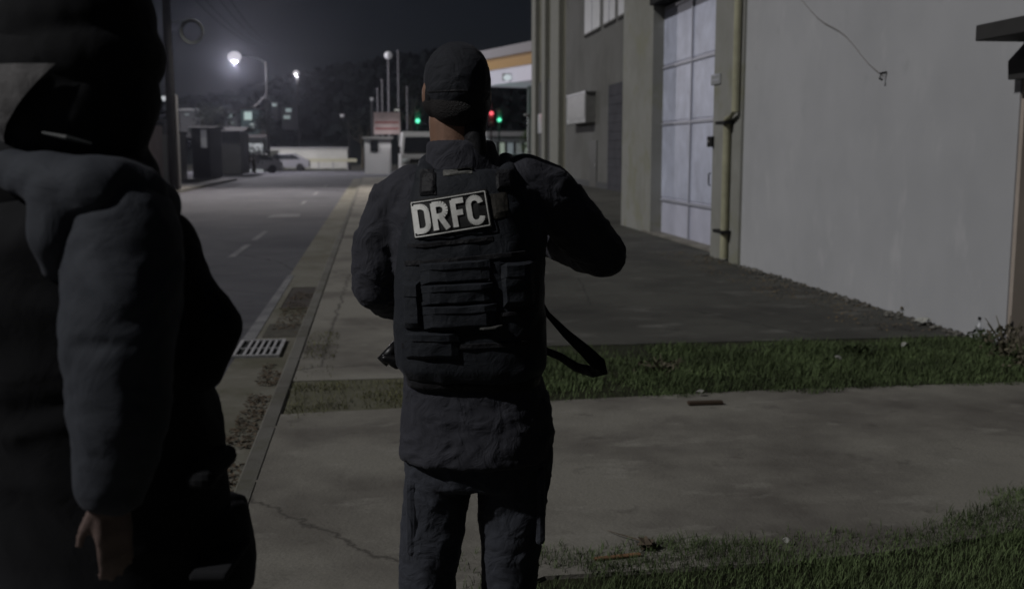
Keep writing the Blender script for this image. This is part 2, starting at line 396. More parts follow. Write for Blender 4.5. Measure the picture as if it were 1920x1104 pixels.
mb = MB(); mb.box((DX-.25, dy0, -.003), (DX, dy1, .03)); mb.build('threshold', MATS['slab_concrete'], t)
# awning and bracket at the near corner
aw = thing('awning', 'dark awning end with stepped bracket at the top right corner', 'awning', (5.3, 7.6, 2.6))
P = lambda px, py, Y: PY(px, py, Y)
ya, yb = 7.0, YA-.06
def slab(top, bot, pts_y):
    pass
a0 = P(1828, 78, yb); a1 = P(1828, 48, yb)
z0, z1 = a0.z, a1.z
mb = MB(); mb.box((a0.x, 4.6, z0), (a0.x+3, yb, z1)); mb.bevel(.006, 1)
mb.build('awning_roof', mat('awning_dark', (.035, .034, .033), .8, var=.2), aw)
ya = yb-.35; b0 = P(1890, 150, yb); b1 = P(1890, 115, yb); b2 = P(1922, 79, yb)
mb = MB(); poly = [(b0.x, b0.z), (b0.x+2.6, b0.z+.02), (b0.x+2.6, z0-.002), (b2.x, z0-.002), (b1.x, b1.z)]
n_ = len(poly); mb._add([(x, ya, z) for x, z in poly] + [(x, yb, z) for x, z in poly], [tuple(range(n_)), tuple(range(2*n_-1, n_-1, -1))] + [(i, (i+1) % n_, n_+(i+1) % n_, n_+i) for i in range(n_)])
mb.build('bracket', MATS['awning_dark'], aw)
# downpipe
t2 = thing('downpipe', 'yellowed downpipe with two brackets on the pier beside the metal door', 'downpipe', (4.9, wy(1360, 4.9), 0))
q0, q1 = wy(1362, 4.89), wy(1377, 4.89); zj = PX(1362, 228, 4.89).z
pipe_m = mat('yellowed_pipe', (.36, .35, .24), .55, var=.25, vscale=3)
mb = MB(); mb.tube([(4.89, q0, .05), (4.89, q0, zj)], .055, 14); mb.build('lower_pipe', pipe_m, t2)
mb = MB(); mb.tube([(4.885, q0, zj+.02), (4.885, q1, zj+.12), (4.885, q1, H-.3)], .05, 14); mb.build('upper_pipe', pipe_m, t2)
for z in (PX(1362, 436, 4.89).z, zj-.02): mb = MB(); mb.box((4.81, q0-.12, z-.02), (4.953, q0+.28, z+.025)); mb.build('pipe_bracket', darkmetal, t2)
# small boxes on the pier
def wallbox(name, label, cat, px0, py0, px1, py1, X, depth, m, parts=()):
    y0, y1 = sorted((wy(px0, X), wy(px1, X))); zt = PX((px0+px1)/2, py0, X).z; zb = PX((px0+px1)/2, py1, X).z
    t = thing(name, label, cat, (X, (y0+y1)/2, zb))
    MB().box((X-depth, y0, zb), (X-.001, y1, zt)).bevel(.008, 1).build('box', m, t); return t, y0, y1, zb, zt
tt, y0, y1, zb, zt = wallbox('door_bell_box', 'small dark bell box on the pier at chest height', 'bell box', 1331, 256, 1339, 276, 4.95, .05, darkmetal)
MB().ell((4.895, (y0+y1)/2, (zb+zt)/2), .02).build('button', steel, tt)
tt, y0, y1, zb, zt = wallbox('wall_plaque', 'faint grey plaque on the pier above the bell box', 'plaque', 1332, 140, 1349, 160, 4.95, .02, mat('plaque_grey', (.26, .27, .27), .6))
mb = MB(); [mb.box((4.925, y0+.06, zb+.06+.07*k), (4.931, y1-.06, zb+.075+.07*k)) for k in range(2)]; mb.build('engraving', doorframe, tt)
# cable stain / wire on the white wall ending in a hook
cb = thing('wall_cable', 'thin dark cable sagging down the white wall to a small hook', 'cable', PX(1655, 142, 4.985))
pts = [PX(1655 - 165*k/12, 142 - 150*(k/12)**.92 + 6*math.sin(k*.9), 4.985) for k in range(13)]
mb = MB(); mb.tube(pts, .0038, 6); mb.build('wire', mat('cable_grey', (.2, .18, .17), .8), cb)
hp = PX(1655, 142, 4.96); mb = MB(); mb.tube([hp+Vector((.04, 0, .03)), hp+Vector((-.02, 0, .02)), hp+Vector((-.03, 0, -.03)), hp+Vector((0, 0, -.04))], .012, 8); mb.build('hook', darkmetal, cb)

# set-back building further on
X2 = 9.5
ys0, ys1 = yf+.95, wy(1060, X2)
t = thing('setback_building', 'grey rendered building set back beyond the corner pillar', 'building', (X2, ys0, 0))
mb = MB(); mb.box((X2, ys0, -.1), (18, ys1, 11)); mb.build('wall', wallgrey, t)
mb = MB(); mb.box((X2-.03, ys0, -.1), (X2-.001, ys1, .25)); mb.build('plinth', mat('plinth_dark', (.07, .072, .075), .9), t)
for k, (a, b) in enumerate(((1096, 1124), (1131, 1152), (1158, 1186), (1194, 1230))):
    y0, y1 = wy(b, X2), wy(a, X2); zb = 6.65
    f = MB().box((X2-.05, y0-.0, zb), (X2-.001, y1, zb+2.6)).build('window', mat('pale_shutter', (.42, .43, .43), .5, var=.1), t)
    mb = MB(); mb.box((X2-.1, y0-.1, zb-.08), (X2-.001, y1+.1, zb-.002)); mb.build('sill', wallgrey, f)
    mb = MB(); mb.box((X2-.07, (y0+y1)/2-.03, zb+.01), (X2-.051, (y0+y1)/2+.03, zb+2.58)); mb.build('mullion', doorframe, f)
y0, y1 = wy(1181, X2), wy(1142, X2)
f = MB().box((X2-.06, y0, -.05), (X2-.001, y1, 4.15)).build('shutter_door', mat('slate_door', (.075, .075, .085), .95, spec=.05, var=.2, vscale=2), t)
mb = MB(); [mb.box((X2-.075, y0+.05, .2+.35*k), (X2-.061, y1-.05, .23+.35*k)) for k in range(11)]; mb.build('shutter_rib', MATS['slate_door'], f)
y0, y1 = wy(1120, X2), wy(1107, X2)
f = MB().box((X2-.04, y0, 0), (X2-.001, y1, 2.0)).build('side_door', mat('dark_door', (.05, .05, .04), .6), t)
MB().box((X2-.06, y0+.1, .9), (X2-.041, y0+.25, 1.0)).build('handle', steel, f)
tt, y0, y1, zb, zt = wallbox('meter_cabinet', 'pale meter cabinet mounted on the grey set-back wall', 'meter cabinet', 1080, 178, 1116, 232, X2, .45, mat('cabinet_grey', (.2, .2, .19), .5, var=.2, vscale=3))
mb = MB(); mb.box((X2-.44, y1-.002, zb+.08), (X2-.02, y1+.03, zt-.08)); mb.build('cabinet_door', palepaint, tt)
mb = MB(); mb.box((X2-.47, y0+.1, zb+.2), (X2-.451, y1-.1, zt-.1)); mb.build('front_panel', MATS['cabinet_grey'], tt)
mb = MB(); mb.box((X2-.48, y0-.06, zt+.002), (X2, y1+.06, zt+.05)); mb.build('cabinet_lid', steel, tt)
mb = MB(); mb.box((X2-.456, y1-.55, zb+.1), (X2-.4525, y1-.05, zt-.12)); mb.build('label_plate', whitepaint, tt)
# warehouse with pilasters after it
yz0, yz1 = ys1+.15, wy(1001, X2)
t = thing('pilaster_building', 'olive grey building with tall pilasters beyond the set-back wall', 'building', (X2, yz0, 0))
mb = MB(); mb.box((X2+.1, yz0, -.1), (18, yz1, 12)); mb.build('wall', olive, t)
for a, b in ((1036, 1052), (1020, 1026), (1001, 1008)):
    mb = MB(); mb.box((X2-.15, wy(b, X2)+.02, -.1), (X2+.098, wy(a, X2), 12)); mb.build('pilaster', mat('pilaster_paint', (.2, .2, .17), .8, var=.1), t)
y0, y1 = wy(1032, X2), wy(1009, X2); 
mb = MB(); mb.box((X2+.02, y0+.02, -.1), (X2+.098, y1-.02, PX(1020, 152, X2).z)); mb.build('gateway', mat('gateway_dark', (.045, .045, .04), .8), t)
mb = MB(); mb.box((X2-.02, wy(1016, X2), PX(1012, 250, X2).z), (X2+.018, wy(1009, X2), PX(1012, 214, X2).z)); mb.build('painted_light', whitepaint, t)  # white-painted board stands in for a small white light on the wall

# ------------------------------------------------------------------ objects beyond, along the street
def lamp_light(loc, power, col=(1, .96, .98), rad=.12, parent=None, spot=0, tilt=0):
    l = bpy.data.lights.new('lamp', 'POINT'); l.energy = power; l.color = col; l.shadow_soft_size = rad
    if spot: l = bpy.data.lights.new('lamp', 'SPOT'); l.energy = power; l.color = col; l.shadow_soft_size = rad; l.spot_size = R(spot); l.spot_blend = .7
    o = bpy.data.objects.new('lamp_bulb', l); COL.objects.link(o); o.location = loc; o.rotation_euler = (tilt, 0, 0)
    if parent: o.parent = parent; o.matrix_parent_inverse = Matrix.Translation(-Vector(parent.location))
    return o
def street_lamp(label, base, lamp, power, rad=.1, lit=True, group='lit lamps along the street', em=60, lens=.22, col=(1, .95, 1)):
    t = thing('street_lamp', label, 'street lamp', base, group=group)
    b = Vector(base); L = Vector(lamp)
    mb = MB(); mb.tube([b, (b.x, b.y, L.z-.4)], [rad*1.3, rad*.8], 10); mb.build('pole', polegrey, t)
    mb = MB(); mb.tube([(b.x, b.y, L.z-.5), (b.x + (L.x-b.x)*.3, b.y, L.z-.1), (L.x, L.y, L.z+.12)], .04, 8); mb.build('arm', mat('black_metal', (.004, .004, .004), 1, spec=0), t)  # arm and head near black, to hide them beside the bright lamp
    d_ = 1 if L.x > b.x else -1
    hd_ = MB().ell(L+Vector((0, 0, .1)), (.34, .18, .09)).build('lamp_head', MATS['black_metal'], t)
    m = mat('lamp_glow_%d' % em, (.02, .02, .02), .5, emit=em*.0085, ecol=col) if lit else palepaint
    MB().ell(L-Vector((0, .1, .05)), (lens, lens*.5, lens*.8)).build('lens', m, hd_)
    if power:
        o = lamp_light(L+Vector((0, -.1, -.15-lens*.8)), power, col, .05, t)
    return t
# utility pole near, lamp above the picture's top edge
ub = G(327, 357, 0)
t = thing('utility_pole', 'thick concrete utility pole with pale conduit beside the left wall', 'utility pole', ub)
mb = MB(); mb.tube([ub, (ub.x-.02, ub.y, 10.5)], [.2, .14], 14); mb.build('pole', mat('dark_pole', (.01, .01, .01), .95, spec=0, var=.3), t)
mb = MB(); mb.tube([(ub.x+.22, ub.y-.05, .05), (ub.x+.2, ub.y-.05, PY(331, 178, ub.y).z)], .07, 8); mb.build('conduit', mat('conduit_grey', (.1, .1, .1), .8), t)
mb = MB(); mb.box((ub.x-1.1, ub.y-.16, 9.6), (ub.x+1.1, ub.y-.03+.0, 9.72)); mb.build('cross_arm', darkmetal, t)
for k in (-1, -.4, .4, 1): mb = MB(); mb.tube([(ub.x+k, ub.y-.09, 9.72), (ub.x+k, ub.y-.09, 9.9)], [.05, .03], 8); mb.build('insulator', palepaint, t)
mb = MB(); mb.tube([(ub.x, ub.y, 9.0), (ub.x+1, ub.y-.1, 9.35), (ub.x+3.2, ub.y-.3, 9.45)], .04, 8); mb.build('lamp_arm', steel, t)
lh = MB().ell((ub.x+3.4, ub.y-.3, 9.42), (.4, .17, .09)).build('lamp_head', steel, t)
MB().ell((ub.x+3.4, ub.y-.3, 9.34), (.25, .13, .06)).build('lens', mat('lamp_glow_55', (.3, .3, .3), .5, emit=.55), lh)
lamp_light((ub.x+3.4, ub.y-.3, 9.1), 4800, (1, .92, .87), .12, t, spot=116, tilt=R(-14))
cc = PY(360, 60, ub.y)
t3 = thing('cable_coil', 'loose coil of overhead cable hanging off the utility pole', 'cable coil', cc)
mb = MB()
for q in range(4): mb.tube([cc+Vector((math.cos(a*PI/12)*(.36+.03*q), -.02*q, math.sin(a*PI/12)*(.38+.03*q))) for a in range(25)], .022, 6)
mb.build('coil', mat('cable_green_black', (.012, .016, .015), .9), t3)
mb = MB(); mb.tube([(ub.x+.12, ub.y, cc.z+.35), cc+Vector((0, 0, .42))], .02, 6); mb.build('tie', MATS['cable_green_black'], t3)
b2 = G(505, 322, 0)
street_lamp('brightest lit street lamp on its pole left of the road', b2, PY(440, 106, b2.y), 6000, .1, em=52, lens=.5, col=(.96, .92, 1))
Yc = 112; pc = PY(562, 300, Yc)
street_lamp('small lit street lamp standing before the dark hill', (pc.x, Yc, 0), PY(555, 136, Yc), 900, .09, em=56, lens=.3)
wr_ = thing('overhead_wires', 'thin black overhead wires running between the street poles', 'overhead wires', (ub.x, ub.y, 9.9))
for k in (-1, -.4, .4, 1):
    A = Vector((ub.x+k, ub.y-.09, 9.9)); B = Vector((b2.x+k*.6, b2.y, 9.3))
    MB().tube([A.lerp(B, q/10)-Vector((0, 0, 3.2*(q/10)*(1-q/10))) for q in range(11)], .012, 5).build('wire', MATS['black_metal'], wr_)
    B = A+Vector((0, -45, 0)); MB().tube([A.lerp(B, q/10)-Vector((0, 0, 3.2*(q/10)*(1-q/10))) for q in range(11)], .012, 5).build('wire', MATS['black_metal'], wr_)
# antenna like rack on pole b2
mb = MB()
pk = PY(500, 183, b2.y)
t = thing('pole_bracket', 'grey equipment bracket on the pole of the bright lamp', 'bracket', pk)
mb.tube([(b2.x-1.0, b2.y-.12, pk.z-.75), (b2.x-.1, b2.y-.12, pk.z+.1), (b2.x+.6, b2.y-.12, pk.z-.5)], .06, 6); mb.build('brace', bracket_m, t)
mb = MB(); mb.box((b2.x-.25, b2.y-.35, pk.z-1.0), (b2.x+.15, b2.y-.13, pk.z-.45)); mb.build('box', bracket_m, t)
# globe mast and thin masts
def mast(label, px, ptop, Y, r, globe, group):
    a = PY(px, 300, Y); tz = PY(px, ptop, Y).z
    t = thing('mast', label, 'mast', (a.x, Y, RZ), group=group)
    MB().tube([(a.x, Y, RZ), (a.x, Y, tz)], [r*1.4, r], 8).build('pole', mat('mast_grey', (.13, .125, .135), .6), t)
    MB().tube([(a.x, Y, RZ), (a.x, Y, RZ+.25)], [r*3, r*2], 8).build('base', polegrey, t)
    if globe: MB().ell((a.x, Y, tz+.15), globe).build('globe', mat('globe_glow', (.5, .5, .52), .4, emit=.13, ecol=(.8, .8, .85)), t)  # the globe is unlit; a faint glow is put into its material
    else: MB().ell((a.x, Y, tz+.04), r*1.8).build('finial', MATS['mast_grey'], t)
MG = 'thin masts beyond the kiosk'
mast('tall mast topped by a dim white globe', 731, 108, 84, .07, .3, MG)
mast('pale mast just left of the globe mast', 719, 152, 82, .06, 0, MG)
mast('tallest plain mast just right of the globe mast', 749, 98, 86, .055, 0, MG)
mast('faint mast farthest right of the globe mast', 765, 165, 88, .05, 0, MG)
mast('short mast with small round top left of the banner', 699, 190, 83, .07, .13, MG)
mast('faint plain mast between the banner post and the pale mast', 710, 168, 90, .05, 0, MG)
# small curved lamp
a = PY(656, 320, 92)
street_lamp('unlit small curved street lamp at the far end of the road', (a.x, 92, 0), PY(642, 216, 92), 0, .08, lit=False, lens=.2, group=None)
# banner board
Yb = 80
def board(px0, py0, px1, py1, Y): 
    a, b = PY(px0, py1, Y), PY(px1, py0, Y); return a, b
a, b = board(701, 211, 750, 252, Yb)
t = thing('banner_board', 'pale board with faded red bands on two posts above the kiosk', 'sign board', (a.x, Yb, RZ))
MB().box((a.x, Yb, a.z), (b.x, Yb+.08, b.z)).build('panel', mat('pinkish_board', (.5, .4, .4), .7, var=.2, vscale=2), t)
mb = MB(); [mb.box((a.x+.1, Yb-.01, a.z+q), (b.x-.1, Yb-.002, a.z+q+.12)) for q in (.35, .8)]; mb.build('red_band', mat('faded_red', (.3, .07, .07), .7), t)
for x in (a.x+.05, b.x-.15): MB().box((x, Yb+.085, RZ), (x+.1, Yb+.185, b.z)).build('post', steel, t)
# lamp on the board
lp = PY(744, 205, Yb-.5); t = thing('flood_lamp', 'small bright floodlight over the pinkish board', 'floodlight', lp)
MB().box((lp.x-.2, lp.y, lp.z-.02), (lp.x+.2, lp.y+.15, lp.z+.08)).build('housing', darkmetal, t)
MB().box((lp.x-.18, lp.y-.02, lp.z-.09), (lp.x+.18, lp.y+.12, lp.z-.022)).build('lens', mat('soft_glow', (.02, .02, .02), emit=.5, ecol=(.85, .85, .8)), t)
MB().tube([(lp.x, lp.y+.1, lp.z+.05), (lp.x, Yb+.0, lp.z+.02)], .025, 6).build('arm', steel, t)
lamp_light(Vector((lp.x-.3, 76.6, lp.z+.4)), 260, (1, .97, .97), .04, t, spot=110, tilt=R(22))
# kiosk
a, b = board(684, 258, 733, 307, 78)
t = thing('kiosk', 'small white kiosk with a square window beside the thin masts', 'kiosk', (a.x, 78, RZ))
MB().box((a.x, 78, RZ), (b.x, 80.0, b.z-.1)).build('wall', mat('kiosk_white', (.7, .7, .71), .6), t)
MB().box((a.x-.15, 77.85, b.z-.098), (b.x+.15, 80.15, b.z+.05)).build('roof', palepaint, t)
c, d_ = board(695, 264, 709, 284, 77.98)
f = MB().box((c.x, 77.94, c.z), (d_.x, 77.998, d_.z)).build('window', darkmetal, t)
MB().box((c.x+.08, 77.925, c.z+.08), (d_.x-.08, 77.938, d_.z-.08)).build('pane', glassdark, f)
MB().box((b.x-.75, 77.95, RZ), (b.x-.15, 77.998, RZ+1.9)).build('door', MATS['kiosk_white'], t)
# minibus facing us
Yv = 62
vb = PY(788, 300, Yv); vx = vb.x
t = thing('minibus', 'white minibus seen from the front behind the standing officer', 'minibus', (vx, Yv, RZ))
W_ = 1.1
mb = MB(); mb.hexa([Vector(v) for v in ((vx-W_, Yv, RZ+.35), (vx+W_, Yv, RZ+.35), (vx+W_, Yv+5.5, RZ+.35), (vx-W_, Yv+5.5, RZ+.35), (vx-W_, Yv+.05, RZ+1.45), (vx+W_, Yv+.05, RZ+1.45), (vx+W_, Yv+5.5, RZ+1.45), (vx-W_, Yv+5.5, RZ+1.45))])
mb.hexa([Vector(v) for v in ((vx-W_, Yv+.06, RZ+1.452), (vx+W_, Yv+.06, RZ+1.452), (vx+W_, Yv+5.5, RZ+1.452), (vx-W_, Yv+5.5, RZ+1.452), (vx-W_+.12, Yv+.7, RZ+2.75), (vx+W_-.12, Yv+.7, RZ+2.75), (vx+W_-.12, Yv+5.4, RZ+2.75), (vx-W_+.12, Yv+5.4, RZ+2.75))])
mb.bevel(.04, 2); mb.build('body', mat('van_white', (.6, .6, .6), .35), t)
mb = MB(); mb.hexa([Vector(v) for v in ((vx-.95, Yv+.04, RZ+1.55), (vx+.95, Yv+.04, RZ+1.55), (vx+.95, Yv+.2, RZ+1.55), (vx-.95, Yv+.2, RZ+1.55), (vx-.85, Yv+.5, RZ+2.45), (vx+.85, Yv+.5, RZ+2.45), (vx+.85, Yv+.7, RZ+2.45), (vx-.85, Yv+.7, RZ+2.45))]); mb.build('windscreen', glassdark, t)
mb = MB(); mb.box((vx-.6, Yv-.04, RZ+.95), (vx+.6, Yv+.0, RZ+1.2)); mb.build('grille', darkmetal, t)
mb = MB(); mb.box((vx-W_, Yv-.12, RZ+.35), (vx+W_, Yv-.002, RZ+.62)); mb.build('bumper', palepaint, t)
for s_ in (-1, 1):
    MB().ell((vx+s_*.85, Yv-.02, RZ+1.08), (.2, .05, .13)).build('headlight', mat('headlamp_glass', (.6, .65, .65), .2), t)
    wh = MB().tube([(vx+s_*.75, Yv+.9, RZ+.36), (vx+s_*1.08, Yv+.9, RZ+.36)], .36, 18).build('wheel', darkmetal, t)
    wh = MB().tube([(vx+s_*.75, Yv+4.5, RZ+.36), (vx+s_*1.08, Yv+4.5, RZ+.36)], .36, 18).build('wheel', darkmetal, t)
    MB().box((vx+s_*1.2-.08, Yv+.2, RZ+1.5), (vx+s_*1.2+.08, Yv+.3, RZ+1.9)).build('mirror', darkmetal, t)
# small car before the kiosk
def car(label, px, Y, col, name='parked_car', rz=0, group=None):
    a = PY(px, 300, Y); t = thing(name, label, 'car', (a.x, Y, RZ), rz=rz, group=group)
    prof = [(-2.1, .3), (-2.12, .75), (-1.2, .9), (-.6, 1.42), (.9, 1.45), (1.7, .95), (2.1, .9), (2.12, .3)]
    mb = MB(); n = len(prof)
    mb._add([(x, -.85, z) for x, z in prof] + [(x, .85, z) for x, z in prof], [tuple(range(n)), tuple(range(2*n-1, n-1, -1))] + [(i, (i+1) % n, n+(i+1) % n, n+i) for i in range(n)])
    mb.bevel(.05, 2); mb.build('body', col, t, local=True)
    for s_ in (-1, 1):
        q = s_*.86; mb = MB(); pl = [(-1.0, .95), (-.5, 1.34), (.85, 1.36), (1.4, .97)]
        mb._add([(x, q, z) for x, z in pl] + [(x, q-s_*.02, z) for x, z in pl], [(0, 1, 2, 3), (7, 6, 5, 4), (0, 1, 5, 4), (1, 2, 6, 5), (2, 3, 7, 6), (3, 0, 4, 7)])
        mb.build('side_window', glassdark, t, local=True)
        for x in (-1.35, 1.35):
            MB().tube([(x, s_*.68, .31), (x, s_*.88, .31)], .31, 16).build('wheel', darkmetal, t, local=True)
        MB().ell((-2.1, s_*.6, .68), (.05, .16, .09)).build('headlight', MATS['headlamp_glass'], t, local=True)
    return t
car('white car parked before the low white wall at the road end', 532, 90.5, mat('dull_car_white', (.2, .2, .21), .4))
car('silver hatchback parked at left before the dark shed', 474, 82, palepaint, rz=R(10))
car('grey car parked in front of the lit roadside shop', 960, 80, mat('grey_car_paint', (.2, .22, .23), .3), rz=R(5))
# far low wall with bands
a = PY(506, 318, 93); b = PY(652, 318, 93)
t = thing('boundary_wall', 'low white boundary wall across the far end of the road', 'wall', (a.x, 93, RZ))
MB().box((a.x, 93, RZ), (b.x, 93.25, 1.75)).build('wall_panel', mat('far_white_wall', (.42, .42, .38), .8, var=.15, vscale=.8), t)
MB().box((a.x-.1, 92.9, 1.752), (b.x+.1, 93.35, 1.85)).build('coping', palepaint, t)
t = thing('guard_rail', 'pale horizontal guard rail in front of the low white wall', 'guard rail', (a.x, 91.8, RZ))
MB().box((a.x+.3, 91.8, .62), (b.x+.8, 91.86, .9)).build('rail', mat('yellowish_rail', (.36, .35, .25), .6), t)
for k in range(6):
    x = a.x+.5+k*1.2; MB().box((x, 91.87, RZ), (x+.1, 91.97, .88)).build('post', steel, t)
# gas station canopy
c0, c1 = PY(900, 158, 80), PY(1010, 158, 71)
t = thing('station_canopy', 'filling station canopy with grey roof, brown band and lit white fascia', 'canopy', (c0.x, c0.y, 0))
u = (c1-c0).normalized(); nrm = Vector((-u.y, u.x, 0))
def cbox(z0, z1, off, name, m, depth=9, par=t):
    p = [c0 + nrm*(-off) - Vector((0, 0, c0.z)), c1 + nrm*(-off) - Vector((0, 0, c1.z))]
    q = [p[1]+nrm*depth, p[0]+nrm*depth]
    P4 = [p[0], p[1], q[0], q[1]]
    return MB().hexa([Vector((v.x, v.y, z0)) for v in P4] + [Vector((v.x, v.y, z1)) for v in P4]).build(name, m, par)
zz = 6.25
cbox(zz, zz+1.05, 0, 'lit_fascia', mat('lit_fascia', (.4, .4, .45), .5, emit=.12, ecol=(.8, .8, .95)))
cbox(zz+1.052, zz+1.85, .1, 'brown_band', mat('brown_band', (.36, .22, .08), .7, emit=0))
cbox(zz+1.852, zz+2.5, .3, 'roof_edge', mat('canopy_grey', (.26, .25, .26), .8))
for k in (.25, .8):
    q = c0.lerp(c1, k)+nrm*3; MB().box((q.x-.2, q.y-.2, RZ), (q.x+.2, q.y+.2, zz-.002)).build('column', palepaint, t)
lp = c0.lerp(c1, .55)-nrm*.25; lp.z = zz+.35
t = thing('canopy_lamp', 'bright lamp on the white canopy fascia', 'lamp', lp)
MB().ell(lp, (.3, .1, .22)).build('lens', mat('canopy_glow', (.02, .02, .02), emit=.6, ecol=(.8, .9, .95)), t)
MB().box((lp.x-.34, lp.y+.06, lp.z-.2), (lp.x+.34, lp.y+.2, lp.z+.28)).build('housing', steel, t)
# lit shop under it
a, b = board(914, 247, 1002, 306, 90)
t = thing('roadside_shop', 'small lit shop with pale fascia behind the filling station yard', 'shop', (a.x, 90, RZ))
MB().box((a.x, 90, RZ), (b.x, 94, b.z-.4)).build('wall', mat('shop_wall', (.22, .24, .24), .8), t)
MB().box((a.x-.1, 89.7, b.z-.398), (b.x+.1, 94.1, b.z)).build('fascia', palepaint, t)
for k in range(5):
    x0 = a.x+.15+k*(b.x-a.x-.3)/5; x1 = x0+(b.x-a.x-.3)/5-.12
    f = MB().box((x0, 89.95, .6), (x1, 89.999, 2.3)).build('window', darkmetal, t)
    MB().box((x0+.06, 89.93, .66), (x1-.06, 89.949, 2.24)).build('pane', mat('lit_pane_%d' % (k % 3), (.3, .33, .33), .3, emit=(.05, .16, .08)[k % 3], ecol=((.7, .8, .8), (.8, 1, .75), (.7, .9, 1))[k % 3]), f)
# traffic lights
def traffic(label, px, py, Y, which):
    p = PY(px, py, Y); t = thing('traffic_light', label, 'traffic light', (p.x, Y, RZ), group='traffic lights at the junction')
    MB().tube([(p.x, Y+.1, RZ), (p.x, Y+.1, p.z+.7)], .06, 8).build('pole', darkmetal, t)
    zc = p.z - (.3 if which == 'red' else -.3)
    h_ = MB().box((p.x-.18, Y-.12, zc-.5), (p.x+.18, Y+.04, zc+.5)).build('signal_head', darkmetal, t)
    for k, cn in enumerate(('red', 'amber', 'green')):
        cl = {'red': (1, .16, .2), 'amber': (.2, .12, .02), 'green': (.18, 1, .62)}[cn]
        on = cn == which
        MB().ell((p.x, Y-.14, zc+.3-.3*k), (.14 if on else .1, .05, .14 if on else .1)).build('signal_lens', mat('signal_%s_%d' % (cn, on), tuple(c*.1+.01 for c in cl), emit=1.1 if on else 0, ecol=cl), h_)
    c_ = {'red': (1, .05, .08), 'green': (.05, 1, .5)}[which]
    lamp_light(p+Vector((0, -.5, 0)), 25, c_, .12, t)
traffic('green traffic light just left of the officer head', 783, 227, 70, 'green')
traffic('red traffic light just right of the officer head', 921, 213, 72, 'red')
traffic('green traffic light to the right of the red one', 936, 225, 78, 'green')
a = PY(991, 300, 66); tz = PY(991, 216, 66).z
t = thing('bollard_lamp', 'unlit grey lamp post under the canopy edge', 'lamp post', (a.x, 66, RZ))
MB().tube([(a.x, 66, RZ), (a.x, 66, tz)], .07, 8).build('pole', steel, t); MB().ell((a.x-.1, 66, tz), (.22, .12, .1)).build('lamp_head', palepaint, t)

# left side of the street
a = G(250, 352, 0); 
t = thing('pink_wall', 'pinkish rendered yard wall at the left behind the utility pole', 'wall', (-11, 44, 0))
MB().box((-9.9, 40, -.1), (-9.7, wy_ if False else 52, 2.7)).build('wall_panel', mat('pink_render', (.3, .24, .24), .85, var=.2, vscale=.8), t)
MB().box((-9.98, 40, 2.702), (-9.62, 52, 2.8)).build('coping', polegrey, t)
t = thing('yard_gate', 'pale metal yard gate right of the utility pole', 'gate', (-9.8, 55, 0))
MB().box((-9.85, 52.3, 0), (-9.78, 56.8, 2.3)).build('gate_leaf', mat('gate_pale', (.26, .26, .25), .7, var=.2, vscale=2), t)
mb = MB(); [mb.box((-9.77, 52.4+.5*k, .1), (-9.75, 52.47+.5*k, 2.25)) for k in range(9)]; mb.build('gate_bar', steel, t)
t = thing('yard_wall', 'long low grey yard wall running from the gate towards the sheds', 'wall', (-10.6, 60, 0))
MB().box((-10.8, 57, -.1), (-10.6, 63.9, 2.5)).build('wall_panel', mat('yard_wall_grey', (.14, .135, .135), .9, var=.3, vscale=1), t)
MB().box((-10.88, 57, 2.502), (-10.52, 63.9, 2.6)).build('coping', polegrey, t)
t = thing('lean_to', 'low dark lean-to roof behind the pinkish wall', 'lean-to', (-13, 46, 0))
MB().box((-16, 44, 0), (-10.2, 56, 2.9)).build('wall', mat('lean_to_wall', (.06, .055, .06), .9), t)
mb = MB(); mb.hexa([Vector(v) for v in ((-16, 43.8, 3.6), (-10.0, 43.8, 2.95), (-10.0, 56.2, 2.95), (-16, 56.2, 3.6), (-16, 43.8, 3.7), (-10.0, 43.8, 3.05), (-10.0, 56.2, 3.05), (-16, 56.2, 3.7))]); mb.build('roof', mat('lean_to_roof', (.07, .07, .075), .8, var=.4, vscale=2), t)
def house(label, px0, pt, px1, pb, Y, m, roofm, lit=(), group=None, cat='house', name='house', dep=6):
    a, b = PY(px0, pb, Y), PY(px1, pt, Y)
    t = thing(name, label, cat, (a.x, Y, max(a.z, RZ)), group=group); z0 = min(a.z, 0) if pb > 300 else a.z-1
    MB().box((a.x, Y, z0), (b.x, Y+dep, b.z)).build('wall', m, t)
    rh = (b.x-a.x)*.16
    mb = MB(); mb._add([(a.x-.3, Y-.3, b.z+.003), (b.x+.3, Y-.3, b.z+.003), (b.x+.3, Y+dep+.3, b.z+.003), (a.x-.3, Y+dep+.3, b.z+.003), (a.x-.3, Y+dep/2, b.z+rh), (b.x+.3, Y+dep/2, b.z+rh)], [(0, 1, 5, 4), (2, 3, 4, 5), (0, 4, 3), (1, 2, 5), (0, 3, 2, 1)])
    mb.build('roof', roofm, t)
    for q in lit:
        c, d_ = PY(q[0], q[3], Y), PY(q[2], q[1], Y); f = MB().box((c.x, Y-.06, c.z), (d_.x, Y-.002, d_.z)).build('window', darkmetal, t)
        MB().box((c.x+.05, Y-.09, c.z+.05), (d_.x-.05, Y-.061, d_.z-.05)).build('pane', mat('lit_%s' % (q[4],), (.3, .3, .3), emit=q[4], ecol=q[5] if len(q) > 5 else (.75, .95, .95)), f)
    return t
roofd = mat('dark_roof', (.03, .028, .028), .95, spec=.05, var=.3); wd = mat('dark_boards', (.085, .085, .085), .85, var=.2, vscale=1)
house('dark board clad shed at the left of the road', 395, 246, 450, 326, 74, wd, roofd, name='shed', cat='shed', dep=5)
house('narrow dark shed between the gate and the board clad shed', 362, 240, 392, 335, 64, mat('dark_plaster', (.05, .048, .055), .9), roofd, lit=((376, 242, 389, 279, .05, (.9, .9, 1)),), name='shed', cat='shed', dep=5)  # the glowing pane stands for a white sign strip; its glow is added
